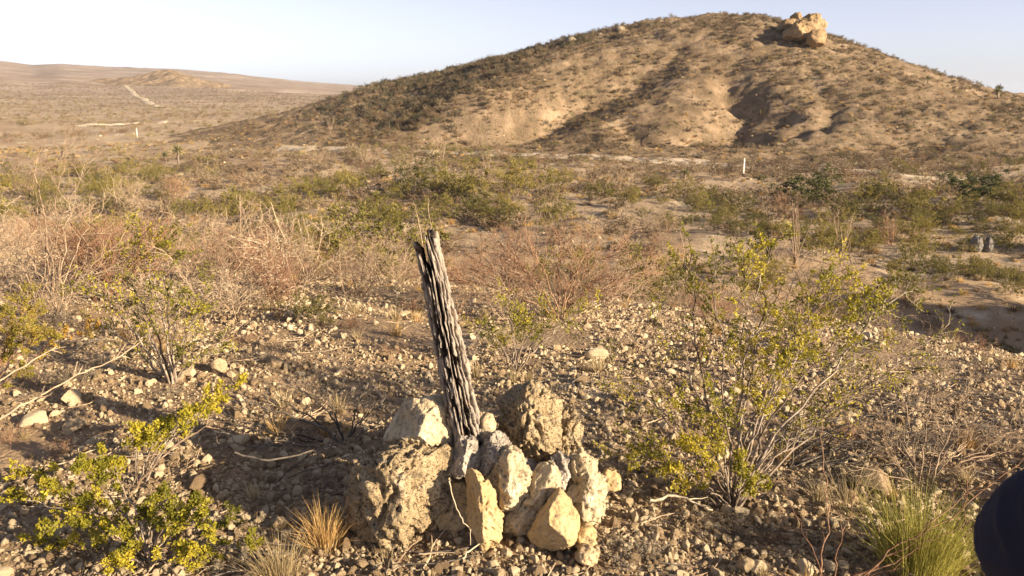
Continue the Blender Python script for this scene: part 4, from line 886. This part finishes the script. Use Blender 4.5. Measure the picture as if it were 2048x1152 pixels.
for i, (a, b, w, lab) in enumerate([(1262, 1108, 180, 'low grey mounded shrub beside the golden block'), (1480, 1065, 150, 'low grey shrub under the tall creosote bush'), (1655, 975, 130, 'low brown shrub against the tilted slab'), (105, 650, 150, 'grey leafy shrub behind the orange-leaved shrub'), (660, 965, 110, 'grey shrub in the shade behind the pitted boulder'), (1440, 1000, 120, 'grey shrub at the base of the tall creosote stems'), (330, 790, 90, 'low brown shrub at the pale creosote trunk')]):
    sized('grey_shrub', lab, GREY_MID[i % 3], a, b, w, 0.62, 'shrub', None, 0.85)

for i, (a, b, w) in enumerate([(1250, 935, 120), (1330, 1000, 130), (1700, 880, 170), (1850, 800, 160), (1950, 700, 120), (1800, 690, 110), (1400, 700, 120), (1300, 785, 120), (2000, 900, 190), (1550, 1085, 120), (550, 700, 120), (700, 655, 110), (600, 785, 130), (480, 685, 110), (60, 765, 160),
        (200, 730, 140), (125, 905, 130), (250, 905, 120), (20, 880, 150), (700, 745, 110), (785, 705, 100), (400, 855, 120), (1240, 690, 120), (1450, 640, 130), (1600, 660, 110), (820, 620, 110), (1000, 680, 110), (340, 690, 120), (1900, 950, 150)]):
    sized('dry_shrub', 'low leafless twiggy shrub rising from the gravel around the cairn', DRY_MID[(i * 3) % 7], a, b, w, 1.9, 'shrub', 'low twiggy shrubs around the cairn', 0.75)
# grass clumps
def clump(name, label, px, py, wpx, hpx, mat, n, seed, spread=0.4, wd=0.004, cat='grass clump'):
    p = gp(px, py); k = float((p - CAM) @ FWD) / FPX
    me = tuft_mesh(seed, n, hpx * k, mat, spread, wd, wpx * k * 0.28); tag(link(name, me, loc=(p[0], p[1], p[2] - .01)), label, cat)
clump('grass_clump', 'golden wiry grass clump against the big pitted boulder', 650, 1090, 110, 105, M_GRASS, 260, 1, 0.42, .0022)
clump('grass_clump', 'pale straw grass clump growing beside the golden clump', 560, 1165, 130, 115, M_STRAW, 300, 2, 0.42, .0022)
clump('grass_clump', 'sparse straw grass in front of the big pitted boulder', 770, 1120, 120, 60, M_STRAW, 60, 3, 0.7, .002)
clump('green_stem_clump', 'bright green clump of upright leafless stems beside the thorny twigs', 1835, 1135, 250, 185, M_EPH, 1000, 4, 0.34, .0022, 'plant')
clump('grass_clump', 'thin straw stalks growing beside the green stem clump', 1700, 1010, 130, 110, M_STRAW, 60, 5, 0.4, .002)

# stalky ocotillos, yuccas, stumps, marker posts
def ocotillo(label, px, py, hpx, seed, n=11, group='ocotillos', spread=0.42):
    p = gp(px, py); h = hpx * float((p - CAM) @ FWD) / FPX; rng = np.random.default_rng(seed); root = empty('ocotillo', p); tag(root, label, 'ocotillo', group)
    for k in range(n):
        a = rng.uniform(0, 6.28); t = rng.uniform(.03, spread); Q, _ = wander(rng, [0, 0, -.05], [math.cos(a) * math.sin(t), math.sin(a) * math.sin(t), math.cos(t)], h * rng.uniform(.6, 1.05), 8, .05, .02)
        V, F = tubes([(Q, np.linspace(.024, .010, 9) * h / 2.6)], 5); link('cane', mk_mesh('cane', V, [F], [M_TWIG], None, True), root)
ocotillo('ocotillo with tall bare canes beyond the tall creosote bush', 1590, 530, 125, 1)
ocotillo('narrow ocotillo with upright canes standing beside the taller ocotillo', 1682, 532, 115, 2, 10, spread=.25)
ocotillo('pale ocotillo in the belt of bushes below the track', 975, 358, 66, 3, 14)
ocotillo('pale ocotillo at the edge of the dirt track', 885, 322, 56, 4, 9)
ocotillo('small ocotillo beside the short yucca on the flat', 1262, 378, 50, 5, 10)
ocotillo('bare ocotillo growing at the foot of the shaded hill flank', 660, 268, 36, 6, 9)
ocotillo('bare ocotillo in the stony slope brush by the wash', 1375, 560, 110, 7, 5, spread=.2)

def yucca(label, px, py, hpx, seed, heads=1):
    p = gp(px, py, 20); h = hpx * float((p - CAM) @ FWD) / FPX; rng = np.random.default_rng(seed); root = empty('yucca', p); tag(root, label, 'yucca', 'yuccas')
    for q in range(heads):
        top = np.array([rng.normal(0, .12) * h * (q > 0) * 2, rng.normal(0, .1) * h, h * (.62 if q == 0 else .45)]); P = bezier(np.array([0, 0, -.1]), top * [.3, .3, .5], top, 7)
        V, F = tubes([(P, np.linspace(.085, .06, 7) * h / 1.6)], 8); link('trunk', mk_mesh('trunk', V, [F], [M_BARK], None, True), root)
        n = 70; d = rng.normal(0, 1, (n, 3)); d[:, 2] = d[:, 2] * .8 + .35; C = np.tile(top, (n, 1)) + rng.normal(0, .02, (n, 3)) * h
        V, F = quads(C, d, rng.normal(0, 1, (n, 3)), rng.uniform(.24, .38, n) * h, np.full(n, .045 * h)); link('crown', mk_mesh('crown', V, [F], [M_YUC]), root)
yucca('slender yucca with a pale trunk on the valley floor by a brown shrub', 357, 332, 50, 1)
yucca('short stubby yucca beside the slender yucca', 332, 326, 26, 2)
yucca('small yucca with a bushy head beyond the white marker post', 1368, 366, 34, 3)
yucca('dark yucca silhouetted on the low shoulder of the hill', 1996, 196, 30, 4, 2)
yucca('tiny yucca silhouetted on the hill slope below the outcrop', 1854, 168, 18, 5)
yucca('small yucca on the flat by a leafless shrub', 415, 335, 24, 6)

def stump(label, px, py, w, h, seed):
    p = gp(px, py); k = float((p - CAM) @ FWD) / FPX; w *= k; h *= k; D, F = ICO[5]; V = D * [w * .5, w * .45, h * .5]; V[:, 2] += h * .42
    V[:, :2] *= (1.15 - 0.45 * np.clip(V[:, 2:3] / h, 0, 1)); V = V * (1 + 0.10 * fbm(V / w * np.array([9, 9, 1.6]) + seed, 3, seed))[:, None]
    tag(link('stump', mk_mesh('stump', V, [F], [M_DSTUMP], None, True), loc=p), label, 'stump', 'grey stumps on the flat')
M_DSTUMP = twig_mat('grey_stump', [(0.05, 0.05, 0.05), (0.10, 0.095, 0.09), (0.20, 0.185, 0.165)], 5)
stump('tall rounded dark grey stump on the flat by the wash', 1950, 503, 26, 36, 1); stump('slimmer dark stump leaning beside the rounded one', 1974, 504, 20, 32, 2)

def marker(label, px, py0, py1):
    p = gp(px, py0, 20); k = float((p - CAM) @ FWD) / FPX; h = (py0 - py1) * k; w = 0.11 * h / 1.6; root = empty('marker_post', p, 0.3); tag(root, label, 'post', 'white marker posts')
    prof = [(w * .62, -.1), (w * .62, h * .05), (w * .5, h * .06), (w * .5, h * .9), (w * .3, h)]
    a = np.arange(8) / 8 * 2 * np.pi + .4; V = np.concatenate([np.stack([np.cos(a) * rr * 1.3, np.sin(a) * rr * .8, np.full(8, zz)], 1) for rr, zz in prof]); i = np.arange(40).reshape(5, 8); j = np.roll(i, -1, 1)
    link('shaft', mk_mesh('shaft', V, [np.stack([i[:-1], j[:-1], j[1:], i[1:]], -1).reshape(-1, 4)], [M_WHITE]), root)
    V2 = V[-8:] + [0, 0, .002]; V2 = np.concatenate([V2, [[0, 0, h * 1.02]]]); q = np.arange(8); link('cap', mk_mesh('cap', V2, [np.stack([q, (q + 1) % 8, np.full(8, 8)], 1)], [M_WHITE]), root)
marker('white marker post at the foot of the big hill', 1487, 347, 317); marker('white marker post on the flat near the slender yucca', 275, 276, 257)

# ------------------------------------------------------------------ loose stones
def stone_px(label, px, py, w, h, seed, name='stone'):
    p = gp(px, py + h * .35); k = float((p - CAM) @ FWD) / FPX
    o = link(name, STO[seed % 12], loc=(p[0], p[1], p[2] + h * k * .22), rot=(0, 0, seed * 1.3), scale=(w * k * .56, w * k * .5, h * k * .62)); tag(o, label, 'stone')
for i, (a, b, w, h, lab) in enumerate([(398, 962, 56, 42, 'pale smooth flat-topped stone in the shade beside the cairn'), (145, 785, 64, 44, 'half-buried stone under the pale dead branch'), (70, 832, 60, 40, 'grey stone in the shade below the dead branches'), (152, 845, 62, 40, 'rounded stone beside the grey shaded stone'),
        (440, 730, 40, 44, 'upright pale stone beside the pale creosote trunk'), (378, 742, 34, 28, 'small round stone next to the upright pale stone'), (470, 822, 36, 30, 'white stone at the tip of the dark dead shrub'), (1735, 945, 110, 76, 'large tilted slab half buried behind the green stem clump'), (1490, 1125, 58, 44, 'pale angular stone in front of the tall creosote bush'),
        (1615, 1132, 52, 50, 'pointed cream stone beside the thorny twigs'), (1652, 1004, 24, 28, 'small round pale stone near the low brown shrub'), (1818, 760, 34, 22, 'white stone lying alone on the stony slope'), (560, 1040, 50, 34, 'rounded stone near the golden grass clump'), (528, 1018, 36, 28, 'small grey stone in the cairn shadow'), (450, 985, 34, 26, 'small stone next to the pale flat-topped stone'), (478, 880, 60, 34, 'grey stone under the dark dead boughs'), (1190, 705, 60, 34, 'pale block on the slope behind the upright boulder'), (1165, 755, 40, 26, 'cream stone behind the brown boulder'), (610, 1060, 30, 22, 'small pale stone by the golden grass'), (1170, 735, 26, 20, 'small stone above the cream stone on the slope')]):
    stone_px(lab, a, b, w, h, 3 + i)
xx, yy = sector(320, 2.1, 15, -36, 36, power=-0.2); dd = np.hypot(xx - CAIRN_C[0], yy - CAIRN_C[1]); kk = dd > .75; xx, yy = xx[kk][:230], yy[kk][:230]
zz = ground(xx, yy); rr = np.hypot(xx, yy)
for i in range(len(xx)):
    s_ = float(np.clip(np.exp(RNG.normal(math.log(.026), .42)), .015, .075)) * (1 + rr[i] / 25)
    o = link('stone', STO[int(RNG.integers(0, 12))], loc=(xx[i], yy[i], zz[i] + s_ * .2), rot=(RNG.uniform(-.4, .4), RNG.uniform(-.4, .4), RNG.uniform(0, 6.28)), scale=(s_ * RNG.uniform(.8, 1.3), s_ * RNG.uniform(.8, 1.2), s_ * RNG.uniform(.6, 1)))
    tag(o, 'loose cream limestone chunk lying on the gravel', 'stone', 'loose limestone chunks on the gravel')

# ------------------------------------------------------------------ the person beside the camera
def skin_obj(name, verts, edges, radii, mat, parent, root=0):
    me = bpy.data.meshes.new(name); me.from_pydata([tuple(v) for v in verts], edges, []); o = link(name, me, parent); me.materials.append(mat)
    o.modifiers.new('skin', 'SKIN').use_smooth_shade = True
    sk = me.skin_vertices[0].data
    for i, r_ in enumerate(radii): sk[i].radius = (r_, r_) if not isinstance(r_, tuple) else r_
    sk[root].use_root = True
    o.modifiers.new('round', 'SUBSURF').levels = 2; o.modifiers['round'].render_levels = 2
    if name == 'jacket':
        t_ = bpy.data.textures.new('cloth_folds', 'CLOUDS'); t_.noise_scale = 0.06; t_.noise_depth = 2; d_ = o.modifiers.new('folds', 'DISPLACE'); d_.texture = t_; d_.strength = 0.032; d_.texture_coords = 'LOCAL'; o.modifiers['round'].render_levels = 3
    return o
def plain(name, col, rough=0.8):
    m, nt, out = new_mat(name); P = objco(nt); c = mix(nt, tex(nt, 30, 3, .6, P), col, tuple(v * 1.35 for v in col)); finish(nt, out, c, rough, tex(nt, 90, 3, .6, P), .003, .5, .25); return m
def person():
    px_, py_ = 0.86, 0.40; g = gz(px_, py_); root = empty('person', (px_, py_, g)); tag(root, 'person in a dark navy jacket with a bent elbow reaching into view', 'person')
    def E(a): return tuple(np.array(a) - [px_, py_, g])
    el_l = at_depth(2028, 1112, 0.74)                                  # elbow that shows in the photograph
    sh_l = np.array([0.67, 0.45, g + 1.43]); wr_l = np.array([0.90, 0.78, g + 1.10]); sh_r = np.array([1.05, 0.38, g + 1.43]); el_r = np.array([1.16, 0.34, g + 1.13]); wr_r = np.array([1.10, 0.54, g + .97])
    ch = np.array([px_, py_, g + 1.38]); pv = np.array([px_, py_, g + .95]); nk = np.array([px_, py_ + .02, g + 1.50]); hd = np.array([px_, py_ + .05, g + 1.64])
    skinm, navy, jeans, hairm, boot = plain('skin', (.45, .27, .19), .6), plain('navy_cloth', (.007, .009, .022), .95), plain('dark_trousers', (.05, .05, .055)), plain('dark_hair', (.03, .02, .015)), plain('brown_boot', (.09, .055, .035))
    kn = [np.array([px_ + s * .11, py_ + .04, g + .5]) for s in (-1, 1)]; an = [np.array([px_ + s * .13, py_ - .01, g + .09]) for s in (-1, 1)]; hp = [np.array([px_ + s * .10, py_, g + .90]) for s in (-1, 1)]; to = [np.array([px_ + s * .15, py_ + .19, g + .05]) for s in (-1, 1)]
    hand_l = wr_l + [.09, .03, .02]; hand_r = wr_r + [-.03, .09, 0]
    V = [pv, ch, nk, hd + [0, .0, -.04], hd + [0, 0, .09], sh_l, el_l, wr_l, hand_l, sh_r, el_r, wr_r, hand_r, hp[0], kn[0], an[0], to[0], hp[1], kn[1], an[1], to[1], hd + [0, .1, -.02]]
    Ed = [(0, 1), (1, 2), (2, 3), (3, 4), (1, 5), (5, 6), (6, 7), (7, 8), (1, 9), (9, 10), (10, 11), (11, 12), (0, 13), (13, 14), (14, 15), (15, 16), (0, 17), (17, 18), (18, 19), (19, 20), (3, 21)]
    Rd = [.12, .13, .055, .085, .075, .05, .034, .026, .03, .05, .034, .026, .03, .075, .05, .035, .03, .075, .05, .035, .03, .018]
    for w_, dirn, sgn in ((hand_l, np.array([.95, .25, .1]), 1), (hand_r, np.array([-.3, .95, -.05]), -1)):
        i0 = 8 if sgn == 1 else 12; dirn = nrm(dirn); sd = nrm(np.cross(dirn, [0, 0, 1]))
        for f in range(5):
            if f == 4: p1 = w_ - dirn * .02 + np.array([0, 0, .045]); p2 = p1 + dirn * .035 + np.array([0, 0, .015])
            else: p1 = w_ + dirn * .05 + sd * (f - 1.5) * .021; p2 = p1 + dirn * (.035 + .006 * (1.5 - abs(f - 1.3))) + np.array([0, 0, -.02])
            V += [p1, p2]; Ed += [(i0, len(V) - 2), (len(V) - 2, len(V) - 1)]; Rd += [.0095, .008]
    skin_obj('body', [E(v) for v in V], Ed, Rd, skinm, root)
    J = [pv - [0, 0, .05], (pv + ch) / 2, ch, nk - [0, 0, .02], sh_l, (sh_l + el_l) / 2, el_l, (el_l * .5 + wr_l * .5), wr_l - [.02, 0, 0], sh_r, el_r, wr_r - [0, .02, 0]]
    skin_obj('jacket', [E(v) for v in J], [(0, 1), (1, 2), (2, 3), (2, 4), (4, 5), (5, 6), (6, 7), (7, 8), (2, 9), (9, 10), (10, 11)], [.17, .17, .17, .075, .085, .060, .050, .046, .045, .085, .064, .05], navy, root)
    # cloth of the bent sleeve, with folds gathered at the elbow
    a_, b_, c_ = sh_l * .45 + el_l * .55, el_l, el_l * .45 + wr_l * .55
    C = bezier(a_, b_ + (b_ - (a_ + c_) / 2) * .55, c_, 90); tt = np.linspace(-1, 1, 90); T = np.gradient(C, axis=0); T /= np.linalg.norm(T, axis=1)[:, None]
    A = np.cross(T, [0.2, 0.3, .93]); A /= np.linalg.norm(A, axis=1)[:, None]; B2 = np.cross(T, A); th = np.linspace(0, 2 * np.pi, 72, endpoint=False)
    pp = np.stack([np.tile(np.cos(th), 90), np.tile(np.sin(th), 90), np.repeat(tt, 72)], 1); fold = (1 - np.abs(vnoise(pp * [1.1, 1.1, 7], 5))) ** 3 * .007 + vnoise(pp * [2.5, 2.5, 4], 6) * .004
    rad = (.058 + .012 * np.abs(tt))[:, None] + fold.reshape(90, 72)
    Vv = C[:, None] + rad[..., None] * (np.cos(th)[None, :, None] * A[:, None] + np.sin(th)[None, :, None] * B2[:, None]); i = np.arange(90 * 72).reshape(90, 72); j = np.roll(i, -1, 1)
    link('sleeve', mk_mesh('sleeve', Vv.reshape(-1, 3) - [px_, py_, g], [np.stack([i[:-1], j[:-1], j[1:], i[1:]], -1).reshape(-1, 4)], [navy], None, True), root)
    skin_obj('trousers', [E(v) for v in (pv, hp[0], kn[0], an[0] + [0, 0, .03], hp[1], kn[1], an[1] + [0, 0, .03])], [(0, 1), (1, 2), (2, 3), (0, 4), (4, 5), (5, 6)], [.14, .1, .075, .065, .1, .075, .065], jeans, root)
    for s in (0, 1): skin_obj('boot', [E(an[s] + [0, -.04, -.035]), E(an[s] + [0, .06, -.045]), E(to[s])], [(0, 1), (1, 2)], [.055, .05, .045], boot, root)
    skin_obj('hair', [E(hd + [0, -.05, .06]), E(hd + [0, .02, .12]), E(hd + [0, -.07, -.02])], [(0, 1), (0, 2)], [.085, .075, .07], hairm, root)
person()

# ------------------------------------------------------------------ the air
def haze():
    bm = bmesh.new(); bmesh.ops.create_cube(bm, size=1.0); me = bpy.data.meshes.new('haze'); bm.to_mesh(me); bm.free()
    m = bpy.data.materials.new('pale_air'); m.use_nodes = True; nt = m.node_tree; nt.nodes.clear(); out = nt.nodes.new('ShaderNodeOutputMaterial'); v = nt.nodes.new('ShaderNodeVolumePrincipled')
    v.inputs['Color'].default_value = (0.70, 0.81, 1.0, 1); v.inputs['Density'].default_value = 0.00009; v.inputs['Anisotropy'].default_value = 0.2
    nt.links.new(v.outputs[0], out.inputs['Volume']); me.materials.append(m)
    o = link('haze', me, loc=(0, 0, 25), scale=(19000, 19000, 130)); tag(o, 'thin pale air over the whole valley', kind='stuff')
haze()
